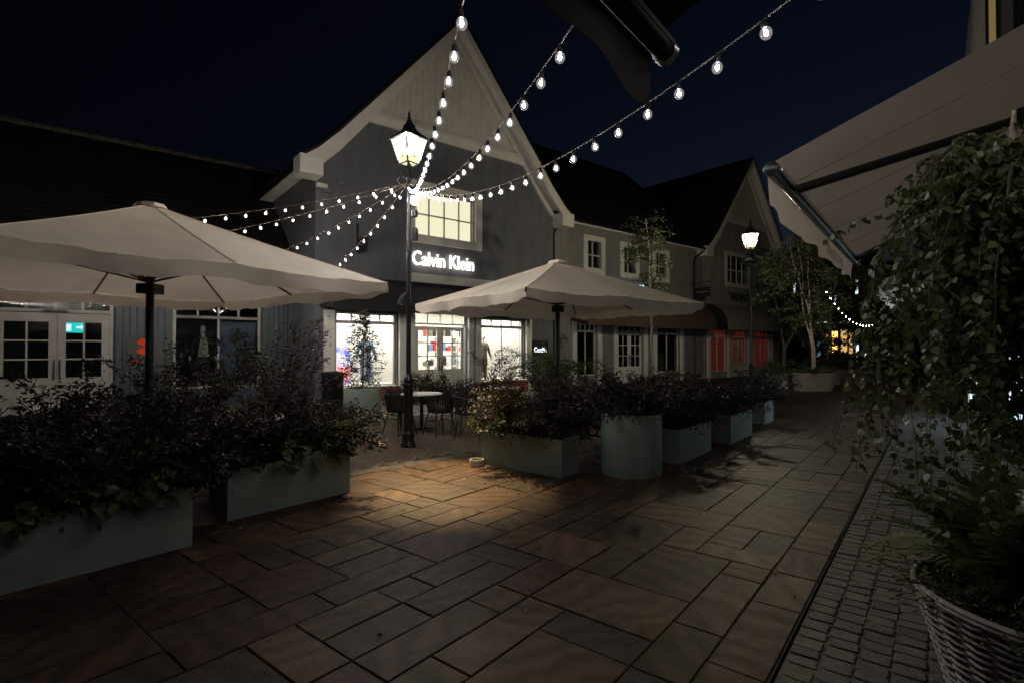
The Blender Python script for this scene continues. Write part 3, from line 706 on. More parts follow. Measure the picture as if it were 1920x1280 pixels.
for dz in (0, .24):
    pts = [(sm + .14 * math.cos(a) * (1 if math.sin(a) < .2 else .8), 1.56 + dz + .095 * math.sin(a)) for a in [2 * math.pi * k / 14 for k in range(14)]]
    em.prism(pts[::-1][::-1], -.068, -.061)
em.build('emblem', 'signred', sb)
text_fit('lettering', 'Sweaty Betty', 'signred', sb, sx0 + .08, sx1 - .08, -.062, 1.28, .003)
po = thing('window_poster', 'blue Peak style poster of a dark bending figure behind the shop glass', 'poster', bt(0, SB), BA)
pm = (lw[0] + lw[1]) / 2
MB().box(pm + .06, lw[1] - .02, .26, .275, .6, 2.42).build('sheet', 'posterblue', po)
fx = pm + .62
fig = MB().prism([(fx - .1, .6), (fx - .12, 1.35), (fx + .0, 1.72), (fx + .16, 1.8), (fx + .4, 1.62), (fx + .5, 1.2), (fx + .5, .6)][::-1][::-1], .25, .258)
fig.prism([(fx - .12 + .2 * math.cos(a) * .85, 1.92 + .19 * math.sin(a)) for a in [2 * math.pi * k / 16 for k in range(16)]], .25, .258)
fig.prism([(fx + .1 + .12 * math.cos(a), 2.03 + .1 * math.sin(a)) for a in [2 * math.pi * k / 12 for k in range(12)]], .249, .257)
fig.build('figure_print', 'posterdark', po)
MB().prism([(fx - .3, 1.86), (fx - .33, 1.92), (fx - .28, 2.02), (fx - .2, 2.02), (fx - .2, 1.8), (fx - .26, 1.78)][::-1], .246, .2485).build('face_print', 'posterskin', po)
text_fit('headline', 'Peak style', 'printgrey', po, pm + .1, lw[1] - .08, .24, 1.3, .002)
for s_, z, a, b_ in (('SWEATY BETTY', 1.08, .3, .75), ('x', .99, .5, .53), ('MERRELL', .88, .38, .7)): text_fit('small_print', s_, 'printgrey', po, pm + a, pm + b_, .24, z, .002)

# --- middle building
mid = thing('plain_shop', 'brown grey two storey shop with three white framed upper windows', 'building', bt(0, .2), BA)
mh = []
wins = [(T(1108), T(1134)), (T(1176), T(1199)), (T(1236), T(1256))]
for a, b_ in wins: mh.append((a, b_, 5.22, 6.42))
mg = [(T(1088), T(1125), .45, 2.75), (T(1165), T(1212), 0, 2.75), (T(1238), T(1280), .45, 2.75)]
wall_cells(7.74, 19.3, 0, 7.2, 0, .3, mh + mg).build('wall', 'render2', mid)
for a, b_ in wins:
    window(mid, xsplit(a, b_, 2), [5.22, 5.82, 6.42], .08, 'white', 'glassdim', .05, .001, .08)
    MB().box(a - .24, a - .0, -.05, .1, 4.98, 6.66).box(b_, b_ + .24, -.05, .1, 4.98, 6.66).box(a, b_, -.05, .1, 6.421, 6.66).box(a, b_, -.07, .1, 4.98, 5.219).build('window_surround', 'white', mid)
    MB().box(a - .1, b_ + .1, .5, .52, 5.1, 6.5).build('room_backing', 'dim', mid)
for i, (a, b_, z0, z1) in enumerate(mg):
    if i == 1:
        c = (a + b_) / 2
        door(mid, a + .03, c - .004, .08, 2.38, 2, [.8, 1.3, 1.8, 2.26], False, 'white', 'glassdim'); door(mid, c + .004, b_ - .03, .08, 2.38, 2, [.8, 1.3, 1.8, 2.26], True, 'white', 'glassdim')
        window(mid, xsplit(a + .03, b_ - .03, 4), [2.46, 2.68], .08, 'white', 'glassdim', .04, .03, .08, 'transom_window')
    else:
        window(mid, xsplit(a + .05, b_ - .05, 2), [.5, 2.35], .08, 'white', 'glassdim', .05, .05, .08, 'shop_window')
        window(mid, xsplit(a + .05, b_ - .05, 4), [2.45, 2.68], .08, 'white', 'glassdim', .04, .05, .08, 'transom_window')
    for c0, c1 in ((a - .3, a - .06), (b_ + .06, b_ + .3)): MB().box(c0, c1, -.08, .0, 0, 2.8).build('pilaster', 'white', mid)
MB().box(7.8, 19.2, 3.2, 3.3, 0, 3.2).box(7.8, 19.2, .31, 3.2, 3.2, 3.25).build('shop_interior', 'dim', mid)
for z in (1.0, 1.4, 1.8): MB().box(mg[0][0] + .1, mg[0][0] + .7, 2.6, 2.9, z, z + .03).build('lit_shelf', 'blind', mid)
MB().add([(7.6, -.45, 7.12), (19.5, -.45, 7.12), (19.5, 5.5, 12.8), (7.6, 5.5, 12.8), (7.6, 11.5, 7.12), (19.5, 11.5, 7.12)], [(0, 1, 2, 3), (3, 2, 5, 4)]).build('roof', 'tile', mid)
tiles((7.6, -.46, 7.13), (19.5, -.46, 7.13), (7.6, 5.5, 12.81), .3, .26).build('roof_tiles', 'tile', mid)['kind'] = 'stuff'
MB().box(7.74, 19.2, -.42, .0, 6.98, 7.08).box(7.74, 19.2, -.46, -.421, 6.9, 7.1).build('eave_fascia', 'trim', mid)
MB().tube([(7.8, -.52, 7.02), (19.1, -.52, 7.02)], .06).build('gutter', 'black', mid, True)
MB().tube([(8.0, -.48, 6.95), (7.95, -.15, 6.6), (7.9, -.08, 6.4), (7.9, -.08, 0)], .05).build('drainpipe', 'black', mid, True)
MB().tube([(18.7, -.48, 6.95), (18.4, -.15, 6.6), (18.3, -.08, 6.4), (18.3, -.08, 0)], .05).build('drainpipe', 'black', mid, True)
ba = thing('shop_awning', 'brown cloth awning over the middle shop front behind the right umbrella', 'awning', bt(0, .2), BA)
a, b_ = T(1075), T(1318)
cv = [(-.02, 4.0), (-.45, 3.85), (-.8, 3.5), (-1.0, 3.1), (-1.02, 2.72)]
m = MB(); m.add([(x, y, z) for x in (a, b_) for y, z in cv] + [(a, -.02, 2.9), (b_, -.02, 2.9)], [(i, i + 5, i + 6, i + 1) for i in range(4)] + [(4, 3, 2, 1, 0, 10), (5, 6, 7, 8, 9, 11)]); m.build('canopy', 'brawning', ba)
m = MB(); m.box(a, b_, -1.05, -1.03, 2.62, 2.8); m.build('valance', 'brawning', ba)
s2 = thing('lit_wall_sign', 'blue glowing Camilla letters on the wall above the brown awning', 'sign', bt(0, .2), BA)
letters(s2, 'Camilla', 'bluelit', T(1150), T(1222), -.08, 4.3, .42, .02)
s3 = thing('lit_plaque_sign', 'small black plaque with white glowing Camilla lettering beside the shop window', 'sign', bt(0, 0), BA)
MB().box(T(998), T(1026), -.05, -.003, 1.35, 1.98).build('plate', 'black', s3)
text_fit('lettering', 'Camilla', 'whitelit', s3, T(1000), T(1023), -.056, 1.5, .004, .2, .015)
bs2 = thing('hanging_sign', 'small black hanging sign with one white line beside the drainpipe', 'sign', bt(T(1298), -.1), BA)
MB().tube([(0, .2, 5.1), (0, -1.0, 5.1)], .02).build('bracket', 'black', bs2)
MB().box(-.02, .02, -.95, -.1, 4.35, 4.85).build('panel', 'black', bs2); MB().box(-.026, -.021, -.88, -.17, 4.585, 4.625).build('line_print', 'printgrey', bs2)

# --- right-hand gabled shop
va = thing('gabled_shop', 'grey gabled shop with red lit window displays behind the farther lamp', 'building', bt(0, .2), BA)
vw = (T(1370), T(1411)); vx0, vx1 = 19.35, 28.6
vg = [(T(1338), T(1369), .35, 2.75), (T(1379), T(1407), 0, 2.75), (T(1419), T(1450), .35, 2.75)]
gable_house(va, vx0, vx1, 12.75, 7.15, ('render3', 'trim'), (vw[0], vw[1], 5.5, 7.1), vg, beam_z=9.3)
window(va, xsplit(vw[0], vw[1], 4), [5.5, 6.3, 7.1], .08, 'white', 'glassdim', .05, .001, .08)
MB().box(vw[0] - .22, vw[0], -.05, .1, 5.28, 7.32).box(vw[1], vw[1] + .22, -.05, .1, 5.28, 7.32).box(vw[0], vw[1], -.05, .1, 7.101, 7.32).box(vw[0], vw[1], -.07, .1, 5.28, 5.499).build('window_surround', 'white', va)
MB().box(vw[0] - .1, vw[1] + .1, .9, .95, 5.3, 7.15).build('room_backing', 'dim', va)
MB().lathe([(0, -.08), (.08, -.03), (.08, .04), (0, .09)], 10, (vw[0] + .35, .6, 5.68)).build('lit_lamp', 'blind', va)
for i, (a, b_, z0, z1) in enumerate(vg):
    if i == 1:
        c = (a + b_) / 2
        door(va, a + .03, c - .004, .08, 2.3, 2, [.8, 1.3, 1.75, 2.18], False, 'white', 'glassdim'); door(va, c + .004, b_ - .03, .08, 2.3, 2, [.8, 1.3, 1.75, 2.18], True, 'white', 'glassdim')
        window(va, xsplit(a + .03, b_ - .03, 4), [2.4, 2.68], .08, 'white', 'glassdim', .04, .03, .08, 'transom_window')
    else:
        window(va, xsplit(a + .05, b_ - .05, 2), [.4, 2.3], .08, 'white', 'glassdim', .05, .05, .08, 'shop_window')
        window(va, xsplit(a + .05, b_ - .05, 4), [2.4, 2.68], .08, 'white', 'glassdim', .04, .05, .08, 'transom_window')
    MB().box(a + .01, b_ - .01, .19, .2, .3 if i != 1 else .7, 2.7).build('red_backing', 'redlit', va)
    for c0, c1 in ((a - .34, a - .06), (b_ + .06, b_ + .34)): MB().box(c0, c1, -.08, .0, 0, 2.8).build('pilaster', 'white', va)
    MB().box(a + .1, b_ - .1, .33, .42, 2.8, 2.83).build('display_light', 'blind', va)
va2 = thing('shop_awning', 'pale grey cloth awning with rounded dark end over the red windows', 'awning', bt(0, .2), BA)
a, b_ = T(1330), T(1462)
cv = [(-.02, 4.15), (-.5, 4.05), (-.95, 3.75), (-1.25, 3.3), (-1.3, 2.85)]
m = MB(); m.add([(x, y, z) for x in (a, b_) for y, z in cv], [(i, i + 5, i + 6, i + 1) for i in range(4)]); m.build('canopy', 'greyawn', va2, True)
for x in (a, b_): MB().add([(x, y, z) for y, z in cv] + [(x, -.02, 2.85)], [(5, 4, 3, 2, 1, 0)]).build('end_panel', 'darkawn', va2)
MB().box(a, b_, -1.33, -1.305, 2.66, 2.87).build('valance', 'greyawn', va2)
vs = thing('wall_sign', 'dark VALENTINO letters on the grey wall above the pale grey awning', 'sign', bt(0, .2), BA)
letters(vs, 'VALENTINO', 'black', T(1374), T(1424), -.05, 4.45, .5, .02)
bs3 = thing('hanging_sign', 'black hanging sign on a long bracket beyond the red windows', 'sign', bt(T(1440), -.1), BA)
MB().tube([(0, .2, 4.9), (0, -1.2, 4.9)], .025).tube([(0, .15, 4.6), (0, .15, 5.4)], .02).build('bracket', 'black', bs3)
MB().box(-.02, .02, -1.15, -.2, 4.1, 4.7).build('panel', 'black', bs3)

# --- far street buildings
def far_block(label, x0, x1, y, h, mat, items, cat='building', name='far_shop'):
    b = thing(name, label, cat, (x0, y, 0), R(-18))
    W = x1 - x0
    MB().box(0, W, 0, 6, 0, h).build('wall', mat, b)
    MB().prism([(-.4, h), (W + .4, h), (W - 1.5, h + 3), (1.5, h + 3)], -.4, 6.4).build('roof', 'tile', b)
    for x, z, w, hh, mt, nm in items:
        f = MB().box(x - .06, x + w + .06, -.05, -.002, z - .06, z + hh + .06).build(nm, 'dim', b)
        MB().box(x, x + w, -.06, -.051, z, z + hh).build('pane', mt, f)
    return b
def fx_(px, Y): return (px - 960) / 990 * Y
Y = 44
X0 = fx_(1478, Y)
def it(px0, px1, py0, py1, mt, nm='window'): return (fx_(px0, Y) - X0, 1.6 + (655 - py1) / 990 * Y, fx_(px1, Y) - fx_(px0, Y), (py1 - py0) / 990 * Y, mt, nm)
far_block('far dark shop with an amber lit window and narrow cold lit panes', X0, fx_(1625, Y), Y, 8.3, 'dim',
          [it(1550, 1559, 622, 660, 'amber', 'shop_window'), it(1564, 1574, 618, 662, 'amber2', 'shop_window'), it(1540, 1547, 628, 658, 'amber2', 'shop_window'), it(1525, 1531, 640, 668, 'bluepane', 'shop_window'), it(1552, 1557, 556, 577, 'coldlit'), it(1523, 1527, 552, 570, 'coldlit'), it(1487, 1491, 530, 552, 'coldlit'), it(1588, 1592, 646, 668, 'coldlit', 'shop_window'), it(1600, 1606, 648, 668, 'coldlit', 'shop_window'), it(1588, 1592, 530, 556, 'coldlit'), it(1526, 1584, 604, 607, 'blind', 'lit_fascia'), it(1577, 1583, 624, 662, 'amber2', 'shop_window')])
bk = thing('terrace_block', 'dark shop range closing the far end of the street', 'building', (32, 46, 0), R(30))
MB().box(0, 18, 0, 6, 0, 6).build('wall', 'dim', bk); MB().prism([(-.4, 6), (18.4, 6), (16, 9.5), (2, 9.5)], -.4, 6.4).build('roof', 'tile', bk)

# --- right-hand building (local x down the street, local y to the left)
rb = thing('corner_shop', 'dark building on the right with white lit windows behind the weeping tree', 'building', (0, 0, 0), SA)
MB().box(-4, 11, -2.35, -2.05, 0, 6.2).build('wall', 'dim', rb)
wall_cells(-6, -.65, 0, 9, 0, .3, [(-1.06, -.86, .5, 2.85), (-3.2, -1.4, .5, 2.85)])
m = MB(); m.box(11, 11.3, -6, -1.1, 0, 9).box(11, 11.3, -.84, -.66, 0, 9).box(11, 11.3, -1.1, -.84, 0, .5).box(11, 11.3, -1.1, -.84, 2.85, 9).build('end_wall', 'dim', rb)
f = MB().box(10.98, 11.0, -1.1, -1.07, .5, 2.85).box(10.98, 11.0, -.87, -.84, .5, 2.85).build('window', 'black', rb)
MB().box(11.05, 11.07, -1.07, -.87, .5, 2.85).build('pane', 'coldlit', f)
f = MB().box(10.97, 10.999, -.8, -.66, 5.6, 8.6).box(10.97, 10.999, -1.3, -1.05, 5.6, 8.6).box(10.975, 10.999, -1.02, -.98, 5.6, 8.6).build('upper_window', 'black', rb)
MB().box(10.955, 10.968, -.78, -.70, 5.6, 8.6).build('gold_frame', 'goldstrip', f)
# street side of the wing with its lit window
m = MB(); m.box(11.3, 13, -.95, -.66, 0, 9).box(16.5, 24, -.95, -.66, 0, 9).box(13, 16.5, -.95, -.66, 2.7, 9).box(13, 16.5, -.95, -.66, 0, .35).build('side_wall', 'dim', rb)
f = MB().box(13, 13.06, -.66, -.6, .35, 2.7).box(16.44, 16.5, -.66, -.6, .35, 2.7).box(14.7, 14.76, -.66, -.6, .35, 2.7).build('shop_window', 'white', rb)
MB().box(13.06, 14.7, -.65, -.64, .35, 2.7).build('pane', 'coldlit', f); MB().box(14.76, 16.44, -.65, -.64, .35, 2.7).build('pane', 'coldlit', f)

# ------------------------------------------------------------------ AWNINGS ON THE RIGHT
def awning(label, u0, u1, l0, z0, l1, z1, mat, arm_us, txt=None, drop=.19, bar='black'):
    a = thing('retractable_awning', label, 'awning', (0, 0, 0), SA)
    nu, nl = 24, 14; V = []; F = []
    for i in range(nu + 1):
        for j in range(nl + 1):
            u = u0 + (u1 - u0) * i / nu; f = j / nl; l = l0 + (l1 - l0) * f
            z = z0 + (z1 - z0) * f - .035 * math.sin(math.pi * f) + .004 * math.sin(i * 2.1 + j) * math.sin(math.pi * f)
            V.append((u, l, z + .05))
    for i in range(nu):
        for j in range(nl):
            k = i * (nl + 1) + j; F.append((k, k + 1, k + nl + 2, k + nl + 1))
    cn_ = MB().add(V, F).build('canopy', mat, a, True); sm_ = MB()
    for i in range(3, nu, 5): sm_.tube([Vector(V[i * (nl + 1) + j]) + Vector((0, 0, -.004)) for j in range(nl + 1)], .0018, 4)
    sm_.build('seam', mat, cn_)
    fb = MB().tube([(u0 - .02, l0, z0), (u1 + .02, l0, z0)], .032, 12).build('front_bar', bar, a, True)
    MB().box(u0, u1, l0 - .05, l0 - .046, z0 - .012, z0 + .006).build('bar_trim', 'chrome' if bar == 'black' else bar, a)
    for u, s in ((u0 - .02, -1), (u1 + .02, 1)): MB().tube([(u, l0, z0), (u + s * .035, l0, z0), (u + s * .05, l0, z0)], [.042, .042, .022], 14).build('end_cap', 'chrome' if s > 0 and u1 < 2 else 'iron', a, True)
    V = []; F = []; n = 60
    for i in range(n + 1):
        u = u0 + (u1 - u0) * i / n
        for j in range(4):
            zb = drop + .016 * math.sin(u * 5.2) + .008 * math.sin(u * 13)
            V.append((u, l0 + .03 + .018 * math.sin(u * 9) * j / 3, z0 - .02 - zb * j / 3))
    for i in range(n):
        for j in range(3): k = i * 4 + j; F.append((k, k + 4, k + 5, k + 1))
    MB().add(V, F).build('valance', mat, a, True)
    for ua, ue in arm_us:
        lm, zm = (l0 + l1) / 2 * 1.0, (z0 + z1) / 2 - .1
        el = (ue, l0 + (l1 - l0) * .42, z0 + (z1 - z0) * .42 - .09)
        p0 = (ua, l0 - .04, z0 - .02); p2 = (ua - .1, l1, z1 - .12)
        MB().tube([p0, el], .028, 10).build('arm', 'black', a, True)
        MB().tube([el, p2], .036, 10).build('arm', 'black', a, True)
        MB().tube([(el[0], el[1], el[2] - .05), (el[0], el[1], el[2] + .05)], .05, 12).build('elbow', 'black', a, True)
    if txt:
        me = text_me(txt, .15, 0); x0_, x1_ = span(me); me.transform(Matrix.Diagonal(((txt_w) / (x1_ - x0_), 1, .85, 1)))
        me.transform(Matrix.Translation((-x0_ * txt_w / (x1_ - x0_), 0, 0))); me.materials.clear(); me.materials.append(MAT['print'])
        # lettering is on the street face; its far end reads first, so from here it shows through reversed
        o = link('lettering', me, a, None, (txt_u + txt_w, l0 + .024, z0 - .17), math.pi)
    return a
txt_u, txt_w = 5.3, 1.0
awning('large beige awning with folding arms over the right hand pavement', 3.22, 7.15, .7, 2.6, -2.0, 3.72, 'beige', [(3.62, 4.35), (6.8, 6.1)], 'YAUOHS')
txt_u = None
awning('dark unlit awning corner high above the string lights', -2.6, 1.66, .7, 2.6, -2.0, 3.72, 'darkawn', [(1.3, .6), (-2.2, -1.5)], None, .15, 'dkawning')
awning('farther pale awning lit white from its shop window', 11.2, 17, .75, 2.75, -.64, 3.3, 'beige', [(11.8, 12.3), (16.4, 15.9)])

# ------------------------------------------------------------------ LAMP POSTS
def lamp_post(label, loc, rz):
    p = thing('street_lamp', label, 'street lamp', loc, rz, 'black lantern street lamps')
    MB().lathe([(.13, 0), (.13, .04), (.115, .06), (.1, .1), (.105, .22), (.09, .24), (.085, .27)], 12).build('base', 'iron', p, True)
    MB().lathe([(.075, .27), (.073, .98), (.085, 1.0), (.085, 1.03), (.07, 1.06), (.09, 1.1), (.06, 1.16), (.042, 1.2)], 16).build('lower_column', 'iron', p, True)
    MB().lathe([(.04, 1.2), (.036, 3.2), (.048, 3.22), (.048, 3.26), (.034, 3.3), (.03, 4.42), (.05, 4.44), (.05, 4.48), (.025, 4.52), (.025, 4.6)], 16).build('upper_column', 'iron', p, True)
    cr = MB()
    for k in range(4):
        a = k * math.pi / 2; c, s = math.cos(a), math.sin(a)
        cr.tube([(c * .03, s * .03, 4.42), (c * .12, s * .12, 4.5), (c * .15, s * .15, 4.6), (c * .165, s * .165, 4.68)], .009, 6)
        cr.tube([(c * .03, s * .03, 4.3), (c * .14, s * .14, 4.34), (c * .2, s * .2, 4.42), (c * .15, s * .15, 4.48)], .008, 6)
    cr.build('cradle', 'iron', p, True)
    fr = MB(); b0, b1, z0, z1 = .165, .31, 4.69, 5.1
    q = lambda k, r, z: (r * math.cos(k * math.pi / 2), r * math.sin(k * math.pi / 2), z)
    for k in range(4):
        fr.tube([q(k, b0, z0), q(k, b1, z1)], .013, 6)
        fr.tube([q(k, b0, z0), q(k + 1, b0, z0)], .012, 6); fr.tube([q(k, b1, z1), q(k + 1, b1, z1)], .015, 6)
    fr.build('lantern_frame', 'iron', p)
    for k in range(4):
        i = .98
        MB().add([q(k, b0 * i, z0), q(k + 1, b0 * i, z0), q(k + 1, b1 * i, z1), q(k, b1 * i, z1)], [(0, 1, 2, 3)]).build('glass_pane', 'lantern', p)
    MB().lathe([(.345, 5.095), (.33, 5.12), (.2, 5.2), (.13, 5.26), (.1, 5.3), (.105, 5.33), (.07, 5.37), (.045, 5.4), (.05, 5.42), (.02, 5.45)], 4).build('lantern_roof', 'iron', p)
    MB().lathe([(.02, 5.44), (.035, 5.47), (.018, 5.5), (.025, 5.53), (.0, 5.6)], 10).build('finial', 'iron', p, True)
    MB().lathe([(0, 4.785), (.145, 4.785), (.145, 4.8), (0, 4.8)], 16).build('shade_tray', 'iron', p)  # unseen tray added under the mantle to keep its light off the ground
    MB().lathe([(0, 4.84), (.045, 4.86), (.06, 4.9), (.045, 4.94), (0, 4.96)], 12).build('mantle', 'mantle', p, True)
    MB().lathe([(.04, 4.6), (.045, 4.66), (.02, 4.72), (.02, 4.74)], 10).build('socket', 'iron', p, True)
    return p
lampA = lamp_post('nearer lit lantern lamp post rising beside the round table, strings of bulbs tied to it', (-1.72, 8.78, 0), R(3))
lampB = copy_tree(lampA); lampB.location = (7.29, 16.1, 0); lampB.rotation_euler.z = R(28); next(c for c in lampB.children if c.name.startswith('mantle')).data = next(c for c in lampA.children if c.name.startswith('mantle')).data.copy(); next(c for c in lampB.children if c.name.startswith('mantle')).data.materials[0] = MAT['mantle2']; lampB['label'] = 'farther lit lantern lamp post in front of the shop with red windows'
cb = thing('floodlight', 'grey box floodlight strapped to the nearer lamp post just below the bulbs', 'lamp', (-1.66, 8.72, 4.05), R(-30))
MB().bbox(.02, .15, -.07, .05, -.06, .07, .008).build('housing', 'trim', cb); MB().tube([(.08, 0, -.06), (.1, 0, -.16), (.02, 0, -.24), (-.02, 0, -.3), (-.03, .0, -.6), (.0, 0, -.8)], .008, 6).build('cable', 'black', cb)
MB().box(.04, .13, -.05, .03, -.068, -.061).build('lens', 'floodlens', cb)
fl_d = bpy.data.lights.new('flood_beam', 'SPOT'); fl_d.energy = 3000; fl_d.color = (1, .68, .3); fl_d.spot_size = R(37); fl_d.spot_blend = 1; fl_d.shadow_soft_size = .03
fl = bpy.data.objects.new('flood_beam', fl_d); C.objects.link(fl); fl.parent = cb
_t = Vector((-.85, 6.55, 0)); _p = Vector((-1.60, 8.66, 3.96)); _q = (_t - _p).to_track_quat('-Z', 'Y').to_matrix().to_4x4()
fl.matrix_local = (Matrix.Translation((-1.66, 8.72, 4.05)) @ Matrix.Rotation(R(-30), 4, 'Z')).inverted() @ (Matrix.Translation(_p) @ _q)
sp2 = thing('speaker', 'small black speaker strapped halfway up the nearer lamp post', 'speaker', (-1.66, 8.7, 3.5), 0)
MB().bbox(.0, .1, -.06, .06, -.1, .1, .012).build('housing', 'black', sp2)
sp4 = thing('speaker', 'upper round black speaker on the nearer lamp post below the grey box', 'speaker', (-1.66, 8.7, 3.84), 0)
MB().lathe([(0, -.06), (.05, -.05), (.06, 0), (.05, .05), (0, .06)], 12, (.05, 0, 0)).build('housing', 'black', sp4, True)
sp3 = thing('spotlight', 'small black spotlight clamped low on the lamp post in front of the black awning', 'lamp', (-1.79, 8.72, 2.42), 0)
MB().tube([(.04, 0, .1), (-.02, -.02, .02), (-.05, -.03, -.08)], [.03, .05, .055], 12).build('housing', 'black', sp3, True)
cc = thing('security_camera', 'dome camera with a hood on the farther lamp post', 'camera', (7.2, 16.02, 4.2), 0)
MB().lathe([(0, .3), (.08, .28), (.1, .18), (.26, .08), (.26, .04), (.12, .02)], 16).build('hood', 'iron', cc, True); MB().lathe([(0, -.1), (.08, -.06), (.11, .02)], 12).build('dome', 'black', cc, True)
c2 = thing('security_camera', 'pale bullet camera pointing right on the farther lamp post', 'camera', (7.4, 16.0, 4.35), R(-20))
MB().tube([(-.1, 0, .12), (.02, 0, .06)], .015).build('arm', 'iron', c2); MB().tube([(0, 0, .08), (.2, -.04, 0)], .035, 10).build('housing', 'render2', c2, True)

# ------------------------------------------------------------------ STRINGS OF BULBS
bulb_me = {}
for nm in ('bulb', 'bulbwarm', 'bulbcool', 'bulb2', 'bulb2cool'):
    gl = 'globewarm' if nm == 'bulbwarm' else ('globebright' if '2' in nm else 'globe')
    m = MB().lathe([(0, -.029), (.014, -.026), (.023, -.014), (.025, -.002), (.022, .01), (.014, .02), (.01, .024)], 12)
    c = MB().lathe([(0, -.017), (.006, -.013), (.009, -.003), (.006, .008), (0, .014)], 8)
    bulb_me[nm] = (m.mesh('bulb', gl, True), c.mesh('filament', nm, True))
sock_me = MB().lathe([(.012, .02), (.013, .03), (.012, .052), (.006, .06)], 8).mesh('socket', 'black', True)
def bulb_string(label, A, B, sag=None, spacing=.27, f0=.03, f1=1.0, para=None, seed=0, kinds=('bulb', 'bulb', 'bulbcool', 'bulbcool', 'bulbwarm'), near=0):
    s = thing('string_light', label, 'string lights', (0, 0, 0), 0, 'strings of bulbs tied to the nearer lamp post')
    r_ = random.Random(seed); A, B = Vector(A), Vector(B); L = (B - A).length; N = 60
    def P(f):
        p = A.lerp(B, f)
        if para: p.z = para(p)
        else: p.z -= 4 * sag * f * (1 - f)
        return p
    MB().tube([P(i / N) for i in range(N + 1)], .0045, 5).build('cable', 'twig', s)
    k = f0 * L
    while k < L * f1:
        f = k / L; p = P(f)
        bm2 = bulb_me[r_.choice(kinds if k > near * L else ('bulb2', 'bulb2cool'))]
        o = link('bulb', bm2[0], s, None, p - Vector((0, 0, .062))); link('filament', bm2[1], o)
        o.rotation_euler = (r_.uniform(-.15, .15), r_.uniform(-.15, .15), 0)
        link('socket', sock_me, o)
        k += spacing * r_.uniform(.93, 1.07)
    return s
A = (-1.72, 8.72, 4.36)
def wall_end(m):          # where the line leaves for the wall on the right
    Yw = (2.05 - .7804 * (A[0] + m * A[1])) / (-(.7804 * m) - .6252); return (A[0] + m * (A[1] - Yw), Yw, 3.7)
for m_, z0, y0, lb_ in ((.2323, 3.06, 2.3, 'bulb string climbing straight up past the gable apex'), (.315, 3.07, 2.6, 'middle bulb string rising right and passing behind the dark awning'), (.427, 2.97, 2.9, 'lowest bulb string curving far to the right below the dark awning')):
    a_ = (A[2] - z0) / (A[1] - y0) ** 2
    bulb_string(lb_, A, wall_end(m_), spacing=.268, para=lambda p, a_=a_, z0=z0, y0=y0: z0 + a_ * (p.y - y0) ** 2, seed=int(m_ * 1000), near=.22)
bulb_string('upper left bulb string running flattest above the left umbrella', A, (-10.4, 6.35, 3.3), .46, .27, .03, .97, seed=3, kinds=('bulb2', 'bulb2', 'bulb2cool'))
bulb_string('second bulb string on the left just below the flattest one', A, (-10.7, 8.3, 3.2), .52, .262, .03, .97, seed=4, kinds=('bulb2', 'bulb2', 'bulb2cool'))
bulb_string('third bulb string on the left dropping to the middle of the left umbrella', A, bt(-6.9, SB - .6, 3.6), .72, .262, .03, .97, seed=5, kinds=('bulb2', 'bulb2', 'bulb2cool'))
bulb_string('steepest bulb string on the left falling toward the small blade sign', A, bt(-3.6, SB - .6, 3.6), .92, .262, .03, .97, seed=6, kinds=('bulb2', 'bulb2', 'bulb2cool'))
for x, y, lb_ in ((-10.4, 6.35, 'slim black pole holding the flattest bulb string'), (-10.7, 8.3, 'slim black pole holding the second bulb string')):
    pl = thing('pole', lb_, 'pole', (x, y, 0)); MB().lathe([(.06, 0), (.04, .1), (.03, 4.1), (0, 4.12)], 10).build('shaft', 'iron', pl, True)
fs = thing('string_light', 'far string of tiny bulbs beyond the weeping tree', 'string lights', (0, 0, 0))
PA, PB = Vector((10.5, 17.6, 3.55)), Vector((14.2, 20.8, 2.6))
MB().tube([PA.lerp(PB, i / 12) - Vector((0, 0, .8 * (i / 12) * (1 - i / 12) * 2)) for i in range(13)], .006, 5).build('cable', 'twig', fs)
for i in range(14):
    o = link('bulb', bulb_me['bulb'][0], fs, None, PA.lerp(PB, i / 13) - Vector((0, 0, .8 * (i / 13) * (1 - i / 13) * 2 + .04))); link('filament', bulb_me['bulb'][1], o)

